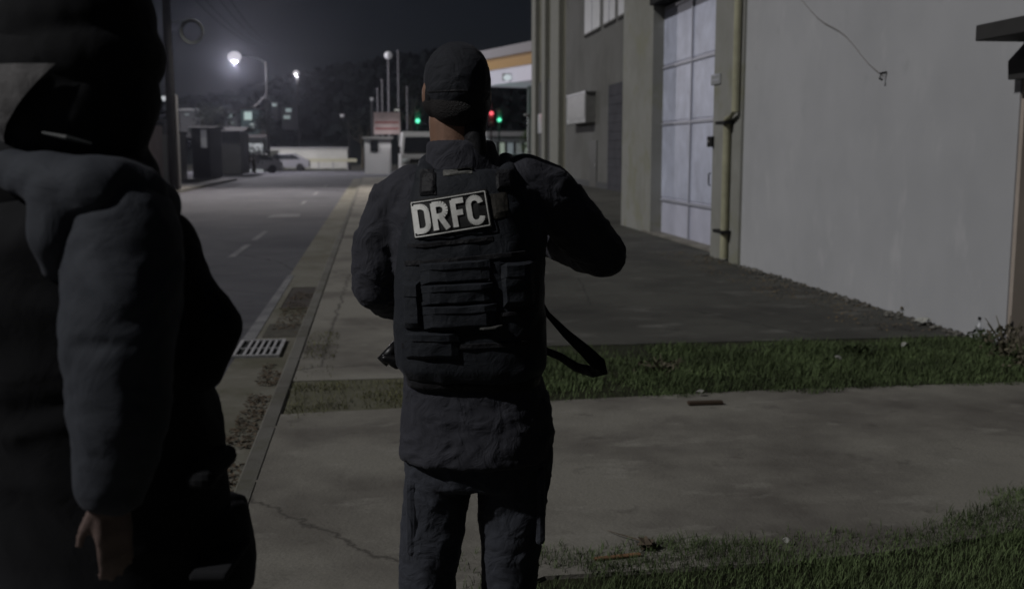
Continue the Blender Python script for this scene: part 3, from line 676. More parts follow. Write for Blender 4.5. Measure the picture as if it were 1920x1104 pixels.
house('low shed with a pale front under a dark sloping roof', 452, 258, 492, 300, 86, mat('pale_plaster', (.2, .22, .21), .8), roofd, name='shed', cat='shed', dep=5)
hm = mat('house_plaster', (.16, .16, .17), .9); 
house('hillside house with a lit grey roof left of the bright lamp', 338, 208, 378, 240, 120, hm, mat('lit_roof_tone', (.42, .42, .44), .8), lit=((345, 212, 356, 218, .12),), group='houses on the slope')  # the light on the roof is put into its pale colour
house('hillside house with two bright teal lit windows', 452, 206, 486, 246, 130, mat('teal_plaster', (.1, .16, .16), .9), roofd, lit=((457, 209, 473, 226, .4, (.7, .95, .9)), (469, 231, 480, 242, .42, (.8, .95, .95))), group='houses on the slope')
house('hillside house with one wide dim window', 414, 210, 444, 240, 135, hm, roofd, lit=((416, 213, 436, 223, .2), (430, 228, 440, 233, .12)), group='houses on the slope')
house('hillside house with two small windows right of the pole', 528, 200, 556, 228, 150, mat('dark_house', (.05, .05, .055), .9), roofd, lit=((535, 203, 547, 211, .25), (531, 216, 545, 224, .2)), group='houses on the slope')
house('tiny hillside house with one bright window beside the pole', 508, 192, 522, 210, 150, MATS['dark_house'], roofd, lit=((510, 193, 519, 200, .42),), group='houses on the slope')
# small lamp on the left pole wall
lp = PY(307, 185, 46); t = thing('wall_lamp', 'small bright lamp on a bracket left of the utility pole', 'lamp', lp)
MB().ell(lp, (.2, .12, .1)).build('lens', mat('wall_lamp_glow', (.02, .02, .02), emit=.5, ecol=(.85, .9, .95)), t)
MB().tube([(lp.x+.0, lp.y, lp.z+.1), (lp.x+.3, lp.y, lp.z+.2), (lp.x+.3, lp.y, 0)], .04, 6).build('post', darkmetal, t)
# rubbish bags by the pole
for px, py, s, lb in ((285, 338, .45, 'larger pale rubbish bag at the foot of the pinkish wall'), (378, 326, .35, 'smaller pale rubbish bag before the narrow shed')):
    p = G(px, py+6, 0); 
    mb = MB(); mb.ell(p+Vector((0, 0, s*.8)), (s, s*.8, s*.85)); mb.ell(p+Vector((s*.5, 0, s*.6)), (s*.6, s*.5, s*.55)); mb.cap(p+Vector((0, 0, s*1.5)), .05, p+Vector((0, 0, s*1.8)), .09)
    o = link('rubbish_bag', fused(mb, .05, 2, seg_disp(.04, 6)), mat('pale_bag', (.25, .25, .26), .4)); tag(o, lb, 'rubbish bag')

# ------------------------------------------------------------------ hill, far wood, trees
ridge = [(330, 206), (400, 200), (470, 196), (505, 170), (560, 160), (620, 142), (700, 132), (790, 118), (900, 116), (1000, 120), (1100, 118), (1400, 130), (2200, 160)]
YH = 260
xs = []; mb = MB()
def rz_(px):
    if px <= ridge[0][0]: return ridge[0][1]
    for (a, b), (c, d_) in zip(ridge, ridge[1:]):
        if px <= c: return b + (d_-b)*(px-a)/(c-a)
    return ridge[-1][1]
rows = []
for j, (Y, k) in enumerate(((135, 0), (160, .25), (200, .62), (260, 1), (300, .9), (330, 0))):
    row = []
    for i in range(61):
        px = -150 + i*36; top = PY(px, rz_(px)+4, YH); z = (top.z)*k + (0 if k else -.5)
        row.append(mb.bm.verts.new((top.x*(.8+.2*Y/260), Y, z + (noise.noise(Vector((i*.5, j, 0)))*1.5 if 0 < k else 0))))
    rows.append(row)
for A, B in zip(rows, rows[1:]):
    for i in range(60): mb.bm.faces.new((A[i], A[i+1], B[i+1], B[i]))
hill = mb.build('hill', mat('hill_ground', (.012, .015, .016), .95, spec=.05, var=.3, vscale=.05), smooth=True); hill['kind'] = 'structure'
bvh = BVHTree.FromPolygons([v.co.copy() for v in hill.data.vertices], [tuple(p.vertices) for p in hill.data.polygons])
V = []; Fc = []
random.seed(21)
for k in range(1500):
    px = random.uniform(100, 1250); Y = random.choice((random.uniform(150, 270), random.uniform(235, 275)))
    b_ = PY(px, 283, Y); h = bvh.ray_cast(Vector((b_.x, Y, 200)), Vector((0, 0, -1)))
    if h[0] is None: continue
    c = h[0]; rr_ = random.uniform(1.6, 4.2)
    for q in range(16):
        dv = Vector((random.gauss(0, 1), random.gauss(0, 1), random.gauss(0, .8))).normalized()*rr_*random.uniform(.6, 1); dv.z = abs(dv.z)*.9
        p = c+dv; s_ = random.uniform(.5, 1.3); a1 = Vector((random.gauss(0, 1), random.gauss(0, 1), random.gauss(0, 1))).normalized()*s_; a2 = a1.cross(Vector((random.gauss(0, 1), random.gauss(0, 1), random.gauss(0, 1)))).normalized()*s_
        i = len(V); V += [p-a1, p-a2, p+a1, p+a2]; Fc.append((i, i+1, i+2, i+3))
me = bpy.data.meshes.new('far_wood'); me.from_pydata(V, [], Fc)
tag(link('far_wood', me, hilltree), 'dark wooded hillside closing the street', 'wood', kind='stuff')

def tree(label, px, Y, ptop, rad, seed, name='tree', n=900, group=None, leaf=leafdark, ls=.13):
    random.seed(seed)
    b = PY(px, 300, Y); top = PY(px, ptop, Y).z; base = Vector((b.x, Y, 0))
    t = thing(name, label, 'tree', base, group=group)
    mb = MB(); z1 = top*.55
    mb.tube([base, base+Vector((.05, 0, z1*.5)), base+Vector((-.05, 0, z1))], [.16, .13, .09], 8)
    cl = []
    for k in range(9):
        a = k*2.4; e = Vector((math.cos(a)*rad*random.uniform(.3, .75), math.sin(a)*rad*.6, top*random.uniform(.55, .92)))
        mb.tube([base+Vector((0, 0, z1*random.uniform(.6, 1))), base+e], [.06, .02], 6); cl.append(base+e)
    cl.append(base+Vector((0, 0, top*.93)))
    mb.build('trunk', treebark, t)
    V = []; Fc = []
    for k in range(n):
        c = random.choice(cl); dv = Vector((random.gauss(0, 1), random.gauss(0, 1), random.gauss(0, .8)))*rad*.22; p = c+dv
        s_ = random.uniform(.6, 1.3)*ls; a1 = Vector((random.gauss(0, 1), random.gauss(0, 1), random.gauss(0, 1))).normalized()*s_; a2 = a1.cross(Vector((random.gauss(0, 1), .3, random.gauss(0, 1)))).normalized()*s_*.6
        i = len(V); V += [p-a1, p-a2, p+a1, p+a2]; Fc.append((i, i+1, i+2, i+3))
    me = bpy.data.meshes.new('crown'); me.from_pydata(V, [], Fc); link('crown', me, leaf, t)
TG = 'trees beside the sheds'
tree('dark leafy tree behind the utility pole', 390, 92, 196, 1.4, 1, group=TG)
tree('dark bushy tree over the narrow shed', 402, 80, 205, 1.3, 2, group=TG)
tree('dark tree spreading beside the pole of the bright lamp', 497, 96, 214, 1.3, 3, group=TG)
tree('small bush before the low pale shed', 475, 79, 276, 1.2, 4, name='bush', n=500, group=None, ls=.1)
tree('tree at the far road end near the curved lamp', 680, 98, 214, 2.4, 5, group=None)
tree('dark tree behind the thin masts', 772, 104, 140, 2.8, 6, group=None, n=1400)
tree('green bush at the right end of the lit shop', 993, 84, 246, 1.0, 8, name='bush', n=600, ls=.1, leaf=mat('leaf_lit', (.06, .1, .03), .7, var=.4))  # brighter copy of the leaf colour, with light put into it

# ------------------------------------------------------------------ small things lying about
def small(name, label, cat, m, mb, smooth=False): return tag(mb.build(name, m, smooth=smooth), label, cat)
p = G(1160, 1048); random.seed(5)
plank_m = mat('orange_wood', (.22, .12, .06), .8, var=.4, vscale=14)
mb = MB(); a = R(8)
mb.box((p.x-.10, p.y-.012, .008), (p.x+.09, p.y+.008, .018), rz=a); mb.bevel(.003, 1); small('wood_strip', 'broken orange brown wood strip at the edge of the lawn', 'wood strip', plank_m, mb)
p = G(1215, 1030)
mb = MB(); 
for k in range(5):
    aa = random.uniform(0, 6); mb._add([p+Vector((math.cos(aa+q)*.045*(1 if q != 1.5 else .5), math.sin(aa+q)*.05, .01+.03*((k+q) % 3)*.5)) for q in (0, 1.5, 3, 4.4)], [(0, 1, 2, 3)])
mb.tube([p+Vector((-.02, .02, .03)), p+Vector((-.04, .08, .02)), p+Vector((-.09, .13, .022)), p+Vector((-.12, .2, .012))], [.003, .0025, .002, .001], 6)
small('dead_leaf', 'curled dead leaf with a long stalk beside the wood strip', 'dead leaf', MATS['dead_leaf'], mb)
white_litter = mat('white_litter', (.36, .36, .33), .6)
def scrap(px, py, s, label, name='paper_scrap', h=.02):
    q = G(px, py); mb = MB(); n = 9; rng = [Vector((math.cos(2*PI*k/n)*s*random.uniform(.6, 1.1), math.sin(2*PI*k/n)*s*.6*random.uniform(.6, 1.1), h*random.random())) for k in range(n)]
    mb._add([q+Vector((0, 0, .02+h))]+[q+Vector((0, 0, .015))+v for v in rng], [(0, k+1, (k+1) % n+1) for k in range(n)])
    return small(name, label, 'litter', white_litter, mb)
scrap(1474, 1024, .018, 'tiny white scrap on the front lawn', h=.02)
scrap(1312, 744, .035, 'crumpled white scrap at the near edge of the grass strip', h=.03)
scrap(1572, 678, .03, 'pale scrap in the middle of the grass strip', h=.03)
scrap(1696, 655, .04, 'white scrap at the far edge of the grass strip', h=.04)
scrap(1732, 609, .09, 'flattened white plastic bag near the wall foot', name='plastic_bag', h=.05)
q = G(1322, 760); mb = MB(); mb.box((q.x-.11, q.y-.02, .008), (q.x+.11, q.y+.02, .03)); mb.bevel(.004, 1); small('wood_strip', 'dark brown wood strip lying against the grass strip', 'wood strip', mat('dark_wood', (.06, .04, .025), .9), mb)
q = G(1836, 634)
t = thing('bottle', 'small clear bottle with dark cap standing at the wall foot', 'bottle', q)
mb = MB(); mb.loft([(q.x, q.y, 0, .035, .035, 2), (q.x, q.y, .1, .035, .035, 2), (q.x, q.y, .135, .014, .014, 2), (q.x, q.y, .155, .014, .014, 2)], 14); mb.build('body', mat('cloudy_plastic', (.35, .36, .38), .3), t)
mb = MB(); mb.tube([(q.x, q.y, .156), (q.x, q.y, .18)], .018, 12); mb.build('cap', darkmetal, t)
# weeds and dry stalks
def weed(px, py, h, n, label, m, seed, wide=.25):
    random.seed(seed); q = G(px, py); mb = MB()
    t = thing('weed', label, 'weed', q)
    for k in range(n):
        a = random.uniform(0, 6.28); e = Vector((math.cos(a)*wide*random.uniform(.2, 1), math.sin(a)*wide*.6, h*random.uniform(.5, 1)))
        mb.tube([q, q+e*.55+Vector((0, 0, h*.1)), q+e], [.006, .005, .003], 5)
    mb.build('stem', m, t)
    V = []; Fc = []
    for k in range(n*14):
        a = random.uniform(0, 6.28); p_ = q+Vector((math.cos(a)*wide*random.random(), math.sin(a)*wide*.6*random.random(), h*random.uniform(.05, .75)))
        s_ = random.uniform(.012, .03); a1 = Vector((random.gauss(0, 1), random.gauss(0, 1), random.gauss(0, 1))).normalized()*s_; a2 = a1.cross(Vector((.3, random.gauss(0, 1), 1))).normalized()*s_*.5
        i = len(V); V += [p_-a1, p_-a2, p_+a1, p_+a2]; Fc.append((i, i+1, i+2, i+3))
    me = bpy.data.meshes.new('leaves'); me.from_pydata(V, [], Fc); link('leaves', me, m, t)
dry = mat('dry_stalk', (.14, .125, .085), .9, var=.3, vscale=8); gw = mat('weed_green', (.05, .07, .025), .8, var=.4, vscale=8)
weed(1885, 672, .33, 12, 'tangle of dry stalks at the near corner of the white wall', dry, 3, .22)
weed(1918, 690, .3, 10, 'dry weed at the right end of the grass strip', dry, 4, .2)
weed(1850, 648, .16, 10, 'low green weed behind the dry stalks', gw, 5, .2)
weed(1708, 590, .09, 7, 'small tuft growing at the wall foot by the plastic bag', dry, 6, .12)
weed(1240, 700, .12, 9, 'pale dry tuft at the far edge of the grass strip', dry, 7, .2)
weed(1610, 668, .13, 8, 'dark weed in the grass strip', gw, 9, .14)
q = G(1880, 655); t = thing('metal_frame', 'bent dark metal frame lying in the weeds at the wall corner', 'scrap frame', q)
mb = MB(); mb.tube([PY(1866, 650, 7.7), PY(1899, 604, 7.7), PY(1893, 640, 7.7)], .012, 8); mb.build('bent_rod', darkmetal, t)
mb = MB(); mb.tube([PY(1893, 640, 7.72), PY(1935, 668, 7.72)], .011, 8); mb.build('rod', darkmetal, t)

# ------------------------------------------------------------------ people
def fabric(name, col, rough=.85, b1=.85, sc1=16, weave=.35):
    m = bpy.data.materials.new(name); m.use_nodes = True; n = m.node_tree.nodes; l = m.node_tree.links; p = n['Principled BSDF']
    p.inputs['Roughness'].default_value = rough; p.inputs['Specular IOR Level'].default_value = .3; p.inputs['Sheen Weight'].default_value = .15
    p.inputs['Sheen Tint'].default_value = (.3, .3, .34, 1)
    tc = n.new('ShaderNodeTexCoord'); t = n.new('ShaderNodeTexNoise'); t.inputs['Scale'].default_value = sc1; t.inputs['Detail'].default_value = 6; t.inputs['Distortion'].default_value = 1.6
    l.new(tc.outputs['Object'], t.inputs['Vector'])
    mr = n.new('ShaderNodeMapRange'); mr.inputs[3].default_value = .75; mr.inputs[4].default_value = 1.25; l.new(t.outputs[0], mr.inputs[0])
    sm = n.new('ShaderNodeVectorMath'); sm.operation = 'SCALE'; sm.inputs[0].default_value = col; l.new(mr.outputs[0], sm.inputs['Scale']); l.new(sm.outputs[0], p.inputs['Base Color'])
    t2 = n.new('ShaderNodeTexNoise'); t2.inputs['Scale'].default_value = 500; l.new(tc.outputs['Object'], t2.inputs['Vector'])
    b = n.new('ShaderNodeBump'); b.inputs['Strength'].default_value = b1; b.inputs['Distance'].default_value = .012; l.new(t.outputs[0], b.inputs['Height'])
    bb = n.new('ShaderNodeBump'); bb.inputs['Strength'].default_value = weave; bb.inputs['Distance'].default_value = .001; l.new(t2.outputs[0], bb.inputs['Height']); l.new(b.outputs[0], bb.inputs['Normal'])
    l.new(bb.outputs[0], p.inputs['Normal']); MATS[name] = m; return m
f_jacket = fabric('jacket_cloth', (.039, .04, .05)); f_vest = fabric('vest_nylon', (.019, .022, .028), .7, .3, 30, .5)
f_trouser = fabric('trouser_cloth', (.042, .046, .058)); f_cap = fabric('cap_cloth', (.024, .026, .032)); f_strap = fabric('strap_nylon', (.012, .012, .014), .6)
f_coat = fabric('coat_cloth', (.044, .049, .06), .8, .6, 9); f_black = fabric('black_cloth', (.008, .0085, .01), .9, .18, 12); f_mask = fabric('mask_cloth', (.17, .165, .165), .85, .2, 40)
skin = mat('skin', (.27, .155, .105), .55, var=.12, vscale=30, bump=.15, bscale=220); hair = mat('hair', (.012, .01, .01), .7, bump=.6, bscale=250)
boot = mat('boot_leather', (.015, .015, .015), .45)

def mk_person(base_px, dist):
    """local frame: x to the picture's right, y away from the camera, z up"""
    lat = 0
    d = ray(base_px, 600); k = dist/(d.dot(hd)); p = C0 + d*k; base = Vector((p.x, p.y, 0))
    inv = Matrix.Rotation(YAW, 3, 'Z')
    def Lc(px, py, dy=0):
        d = ray(px, py); q = C0 + d*((dist+dy)/d.dot(hd)); return inv @ (q - base)
    return base, Lc

def hand(mb, wrist, direction, palm_n, thumb_side, curl=.5, s=1.0):
    """palm, four unequal bent fingers and a thumb from the side of the palm"""
    d = direction.normalized(); n = (palm_n - d*palm_n.dot(d)).normalized(); sd_ = d.cross(n).normalized()*thumb_side
    w = Vector(wrist)
    for o_ in (-.026, -.009, .009, .026): mb.cap(w + sd_*o_*.7*s, .017*s, w + d*.085*s + sd_*o_*s, .0125*s, 10)
    for o_, L, r in ((.029, .072, .0085), (.0097, .081, .009), (-.0097, .075, .0085), (-.029, .058, .0075)):
        p = w + d*.09*s + sd_*o_*s; ang = curl*.5; 
        for q, f_ in enumerate((.45, .32, .23)):
            dv = d*math.cos(ang) + n*math.sin(ang); e = p + dv*L*f_*s*1.15; mb.cap(p, r*s*(1-.06*q), e, r*s*(.94-.06*q), 8); p = e; ang += curl
    p = w + d*.025*s + sd_*.03*s; a = (d*.82 + sd_*.5 + n*.3).normalized()
    e = p + a*.045*s; mb.cap(p, .013*s, e, .0105*s, 8); mb.cap(e, .0105*s, e + (d*.85 + sd_*.2 + n*.45).normalized()*.034*s, .009*s, 8)

def head(mb, c, f, s=1.0, tilt=Vector((0, 0, 1))):
    """skull, jaw, brow, nose, mouth, ears; f = facing direction"""
    f = f.normalized(); u = tilt; r = f.cross(u).normalized(); u = r.cross(f).normalized()
    M = Matrix((r, f, u)).transposed()
    P_ = lambda x, y, z: c + (r*x + f*y + u*z)*s
    mb.ell(P_(0, -.012, .025), (.076*s, .097*s, .088*s), M); mb.ell(P_(0, .022, -.045), (.056*s, .066*s, .066*s), M)
    mb.ell(P_(0, .06, -.082), (.026*s, .022*s, .02*s), M); mb.cap(P_(0, .088, .01), .008*s, P_(0, .108, -.02), .0125*s, 8)
    mb.cap(P_(-.035, .078, .022), .011*s, P_(.035, .078, .022), .011*s, 8); mb.cap(P_(-.02, .082, -.052), .0075*s, P_(.02, .082, -.052), .0075*s, 8)
    mb.cap(P_(-.018, .08, -.063), .008*s, P_(.018, .08, -.063), .008*s, 8)
    for q in (-1, 1): mb.ell(P_(q*.077, -.008, -.01), (.01*s, .02*s, .033*s), M)
    return P_, M

# ---- officer seen from behind
B1, L1 = mk_person(885, 2.5)
t1 = thing('person', 'police officer in black tactical vest seen from behind, rifle held in front', 'person', B1, rz=-YAW)
mb = MB()
hc = L1(855, 172, .0)
P_, M_ = head(mb, hc, Vector((-.3, 1, .0)), .94)
mb.chain([L1(852, 225, .0), L1(857, 300, .0)], [.06, .06])
mb.loft([(.0, 0, z, rx, ry, 2.4) for z, rx, ry in ((.9, .15, .10), (1.05, .14, .1), (1.25, .16, .11), (1.42, .16, .1), (1.5, .1, .07))])
sL, eL, wL = L1(742, 385, .02), L1(706, 540, .04), L1(775, 560, .30)
sR, eR, wR = L1(1012, 375, .02), L1(1132, 478, .10), L1(985, 440, .34)
mb.chain([sL, eL, wL], [.05, .042, .028]); mb.chain([sR, eR, wR], [.05, .042, .028])
hipL, kL, aL = L1(832, 800, 0), L1(812, 1060, -.0), Vector((-.12, -.01, .09)); hipR, kR, aR = L1(962, 800, 0), L1(955, 1060, .02), Vector((.09, .03, .09))
mb.chain([hipL, kL, aL], [.085, .055, .04]); mb.chain([hipR, kR, aR], [.085, .055, .04])
hand(mb, wL, Vector((.55, .35, .1)), Vector((.2, -.3, 1)), 1, .75); hand(mb, wR, Vector((-.75, .1, -.35)), Vector((-.2, -1, .2)), -1, .75)
link('body', fused(mb, .0055, 3), skin, t1, local=True)
for q in (-1, 1): MB().ell(P_(q*.032, .083, .0), .012).build('eye', mat('eye_white', (.5, .5, .5), .2), t1, local=True)
# short hair under the cap
mb = MB(); mb.ell(P_(0, -.012, .01), (.07, .088, .07), M_); mb.ell(P_(.0, -.04, -.04), (.068, .062, .046), M_); mb.ell(P_(.0, -.01, -.03), (.082, .055, .048), M_); link('hair', fused(mb, .006, 2), hair, t1, local=True)
# cap
def dome(co, n): return .0012*noise.noise(co*60)
mb = MB(); mb.ell(P_(0, -.012, .03), (.0765, .1, .084), M_); mb.ell(P_(.0, -.012, .01), (.0775, .1, .075), M_); mb.ell(P_(0.005, .0, .07), (.056, .075, .042), M_)
capo = link('cap', fused(mb, .006, 5, dome), f_cap, t1, local=True)
mb = MB(); pts = []
for k in range(9):
    a = R(30+15*k); pts.append((math.cos(a), math.sin(a)))
top_ = [P_(x*.076, .05+y*.115*(.5+.5*y), .03-.02*y) for x, y in pts]; n_ = len(top_)
mb._add(top_ + [p-Vector((0, 0, .006)) for p in top_], [tuple(range(n_)), tuple(range(2*n_-1, n_-1, -1))] + [(i, (i+1) % n_, n_+(i+1) % n_, n_+i) for i in range(n_)]); mb.build('visor', f_cap, capo, local=True)
mb = MB(); ringp = [P_(math.cos(a)*.0775, -.012+math.sin(a)*.1, -.004) for a in [2*PI*k/28 for k in range(29)]]
mb.tube(ringp, .0035, 8); mb.build('cap_band', f_strap, capo, local=True, smooth=True)
# ear cup on the right
mb = MB(); mb.ell(P_(.066, -.01, -.02), (.016, .032, .042), M_); mb.ell(P_(-.07, -.008, -.012), (.014, .032, .036), M_); mb.chain([P_(.045, -.03, -.03), L1(890, 250, -.05), L1(893, 290, -.05)], [.03, .025, .028]); link('headset', fused(mb, .006, 3), f_strap, t1, local=True)
# collar
mb = MB(); 
nb = L1(868, 292, -.005)
mb.loft([(nb.x, nb.y, nb.z-.06, .1, .088, 2.2), (nb.x, nb.y, nb.z-.01, .086, .084, 2.1), (nb.x-.006, nb.y+.004, nb.z+.034, .078, .077, 2)], 28)
# jacket: shoulders, sleeves, tail
zt = lambda row: L1(885, row).z
tor = [(.004, 0, zt(850), .18, .142, 2.2), (.012, 0, zt(815), .182, .137, 2.2), (.012, 0, zt(760), .175, .122, 2.4), (.002, 0, zt(700), .16, .115, 2.4), (0, 0, zt(600), .165, .115, 2.5), (-.005, 0, zt(480), .175, .115, 2.5), (-.005, 0, zt(400), .185, .11, 2.4), (-.008, 0, zt(350), .165, .095, 2.3), (-.01, 0, zt(315), .11, .08, 2.2)]
mb.loft(tor)
mb.chain([L1(775, 352, 0), L1(742, 385, .02), L1(712, 460, .02), L1(706, 535, .03)], [.056, .066, .06, .056]); mb.chain([L1(706, 535, .03), L1(738, 562, .16), L1(766, 560, .26)], [.056, .048, .04])
mb.chain([L1(985, 335, 0), L1(1025, 358, .02), L1(1082, 425, .06), L1(1128, 474, .09)], [.058, .068, .064, .059]); mb.chain([L1(1128, 474, .09), L1(1060, 455, .22), L1(1003, 440, .31)], [.059, .05, .04])
fj = seg_disp(.0038, 8, (1, 1, 1.6), seed=3); fj2 = seg_disp(.0028, 17, (1, 1, 1.5), seed=8); fj3 = seg_disp(.0018, 34, (1, 1, 1.3), seed=28)
link('jacket', fused(mb, .0075, 4, lambda c, n: (fj(c, n)+fj2(c, n)+fj3(c, n))*(1 if c.z < 1.47 else .25)), f_jacket, t1, local=True)
# trousers
mb = MB(); mb.loft([(.005, 0, zt(770), .155, .115, 2.4), (.005, 0, zt(840), .16, .108, 2.4), (.005, 0, zt(900), .16, .1, 2.3)])
mb.chain([L1(826, 830, 0), L1(818, 930, 0), L1(804, 1060, -.005), L1(790, 1250, -.02), aL+Vector((0, 0, .06))], [.086, .079, .067, .062, .058])
mb.chain([L1(965, 830, 0), L1(962, 930, 0), L1(955, 1060, .015), L1(952, 1250, .02), aR+Vector((0, 0, .06))], [.09, .083, .069, .062, .058])
ft = seg_disp(.0042, 7, (1, 1, 1.1), seed=5); ft2 = seg_disp(.003, 16, (1, 1, 1.6), seed=2); ft3 = seg_disp(.0016, 33, seed=22)
tr = link('trousers', fused(mb, .0078, 4, lambda c, n: ft(c, n)+ft2(c, n)+ft3(c, n)), f_trouser, t1, local=True)
mb = MB(); q = L1(775, 950, 0); mb.box((q.x-.012, q.y-.07, q.z-.1), (q.x+.02, q.y+.07, q.z+.09)).bevel(.012, 2).build('cargo_pocket', f_trouser, tr, local=True)
mb = MB(); q = L1(1018, 930, 0); mb.box((q.x-.02, q.y-.07, q.z-.1), (q.x+.004, q.y+.07, q.z+.09)).bevel(.012, 2).build('cargo_pocket', f_trouser, tr, local=True)
for a in (aL, aR):
    mb = MB(); mb.chain([a+Vector((0, 0, .16)), a], [.055, .05]); mb.cap((a.x, a.y-.03, .045), .04, (a.x, a.y+.17, .038), .036); mb.box((a.x-.04, a.y-.06, 0), (a.x+.04, a.y+.2, .025))
    link('boot', fused(mb, .007, 3), boot, t1, local=True)
# vest
mb = MB()
vt = [(.004, -.01, zt(697), .158, .128, 3), (.0, -.012, zt(675), .176, .14, 3), (-.004, -.014, zt(600), .177, .142, 3.2), (-.004, -.014, zt(520), .172, .142, 3.2), (-.006, -.012, zt(450), .158, .138, 3.3), (-.006, -.008, zt(390), .142, .13, 3.2), (-.008, -.003, zt(345), .128, .115, 3), (-.01, .0, zt(318), .112, .095, 2.6)]
mb.loft(vt, 40)
for x in (-.1, .082): mb.cap((x, -.06, zt(330)), .026, (x, .05, zt(308)), .026)
fv = seg_disp(.003, 12, (1, 1, 1), seed=11)
vme = fused(mb, .007, 3, fv); vest = link('vest', vme, f_vest, t1, local=True)
vb_ = BVHTree.FromPolygons([v.co.copy() for v in vme.vertices], [tuple(p.vertices) for p in vme.polygons])
def conform(me, off):
    for v in me.vertices:
        h = vb_.ray_cast(Vector((v.co.x, -1.5, v.co.z)), Vector((0, 1, 0)))
        if h[0] is not None: v.co.y = h[0].y - off + v.co.y
        else: v.co.y = -.1 - off + v.co.y
    return me
def plate(px0, py0, px1, py1, depth, rot=0, bev=.006, n=6):
    """panel lying on the back of the vest; y=0 is its base"""
    a, b = L1(px0, py1, -.13), L1(px1, py0, -.13); cx, cz = (a.x+b.x)/2, (a.z+b.z)/2
    m = MB(); w2, h2 = (b.x-a.x)/2, (b.z-a.z)/2; g_ = []
    for j in range(n+1):
        for i in range(n+1):
            x, z = -w2+2*w2*i/n, -h2+2*h2*j/n; edge = min(i, j, n-i, n-j)
            xr, zr = x*math.cos(rot)-z*math.sin(rot), x*math.sin(rot)+z*math.cos(rot)
            jt = noise.noise(Vector(((cx+xr)*28, cz*9, (cz+zr)*28)))*.0022
            g_.append((cx+xr+jt, (-depth if edge else -depth*.45)+jt, cz+zr+jt))
    N = (n+1)**2; fr = [(j*(n+1)+i, j*(n+1)+i+1, (j+1)*(n+1)+i+1, (j+1)*(n+1)+i) for j in range(n) for i in range(n)]
    bk = [(x, .012, z) for x, y, z in g_]
    m._add(g_+bk, fr+[tuple(N+q for q in f_[::-1]) for f_ in fr]+
           [(i, N+i, N+i+1, i+1) for i in range(n)]+[(n*(n+1)+i+1, N+n*(n+1)+i+1, N+n*(n+1)+i, n*(n+1)+i) for i in range(n)]+
           [((j+1)*(n+1), N+(j+1)*(n+1), N+j*(n+1), j*(n+1)) for j in range(n)]+[(j*(n+1)+n, N+j*(n+1)+n, N+(j+1)*(n+1)+n, (j+1)*(n+1)+n) for j in range(n)])
    return m
ROT = R(9.5)
pm = conform(plate(770, 366, 918, 436, .006, ROT, n=8).mesh('patch'), .001); patch = link('name_patch', pm, mat('patch_black', (.018, .018, .018), .8), vest, local=True)
letter = mat('patch_letter', (.82, .82, .78), .75, var=.12, vscale=60)
pa, pb = L1(770, 436, -.13), L1(918, 366, -.13); pcx, pcz = (pa.x+pb.x)/2, (pa.z+pb.z)/2; pw, ph = (pb.x-pa.x)/2, (pb.z-pa.z)/2
# border
mb = MB()
def rot2(x, z): return (pcx + x*math.cos(ROT)-z*math.sin(ROT), pcz + x*math.sin(ROT)+z*math.cos(ROT))
def strip(x0, z0, x1, z1, wd_, n=10):
    L = math.hypot(x1-x0, z1-z0)
    if L < 1e-7: return
    nx, nz_ = -(z1-z0)/L*wd_/2, (x1-x0)/L*wd_/2
    for k in range(n):
        q = []
        for s_, tt_ in ((-1, k/n), (-1, (k+1)/n), (1, (k+1)/n), (1, k/n)):
            x, z = rot2(x0+(x1-x0)*tt_+nx*s_, z0+(z1-z0)*tt_+nz_*s_); q.append((x, z))
        mb._add([(x, -.002, z) for x, z in q]+[(x, .0, z) for x, z in q], [(0, 1, 2, 3), (7, 6, 5, 4), (0, 1, 5, 4), (2, 3, 7, 6), (1, 2, 6, 5), (3, 0, 4, 7)])
e1, e2 = pw-.004, ph-.004
strip(-e1, -e2, e1, -e2, .0022); strip(-e1, e2, e1, e2, .0016); strip(-e1, -e2, -e1, e2, .0018); strip(e1, -e2, e1, e2, .002)
link('patch_border', conform(mb.mesh('patch_border'), .008), letter, patch, local=True)
# block letters D R F C drawn as strokes
def glyph(strokes, ox, wdt, hgt, th):
    for poly in strokes:
        for (x0, z0), (x1, z1) in zip(poly, poly[1:]):
            strip(ox+x0*wdt, -hgt/2+z0*hgt, ox+x1*wdt, -hgt/2+z1*hgt, th, 4)
def arc(cx, cz, rx, rz__, a0, a1, n=8): return [(cx+rx*math.cos(R(a0+(a1-a0)*k/n)), cz+rz__*math.sin(R(a0+(a1-a0)*k/n))) for k in range(n+1)]
GL = {'D': [[(.1, -.06), (.1, 1.06)], [(.05, 0), (.45, 0)]+arc(.45, .25, .42, .25, -90, 0)+arc(.45, .75, .42, .25, 0, 90)+[(.05, 1)]],
      'R': [[(.1, -.06), (.1, 1.06)], [(.05, 1), (.5, 1)]+arc(.5, .75, .36, .25, 90, -90)+[(.1, .5)], [(.45, .5), (.88, -.06)]],
      'F': [[(.1, -.06), (.1, 1.06)], [(.05, 1), (.85, 1)], [(.1, .52), (.72, .52)]],
      'C': [arc(.48, .74, .40, .27, 8, 90)+arc(.48, .74, .40, .27, 90, 180)+arc(.48, .26, .40, .27, 180, 270)+arc(.48, .26, .40, .27, 270, 352)]}
gw_, gh = pw*2*.21, ph*2*.64
for k, ch in enumerate('DRFC'):
    mb = MB(); glyph(GL[ch], -pw+(.008, .053, .1, .136)[k]*pw/.0925, gw_*(.94, .94, .86, .92)[k], gh, .0118)
    bmesh.ops.remove_doubles(mb.bm, verts=mb.bm.verts[:], dist=.0001)
    link('letter', conform(mb.mesh('letter'), .0085+.0002*k), letter, patch, local=True)
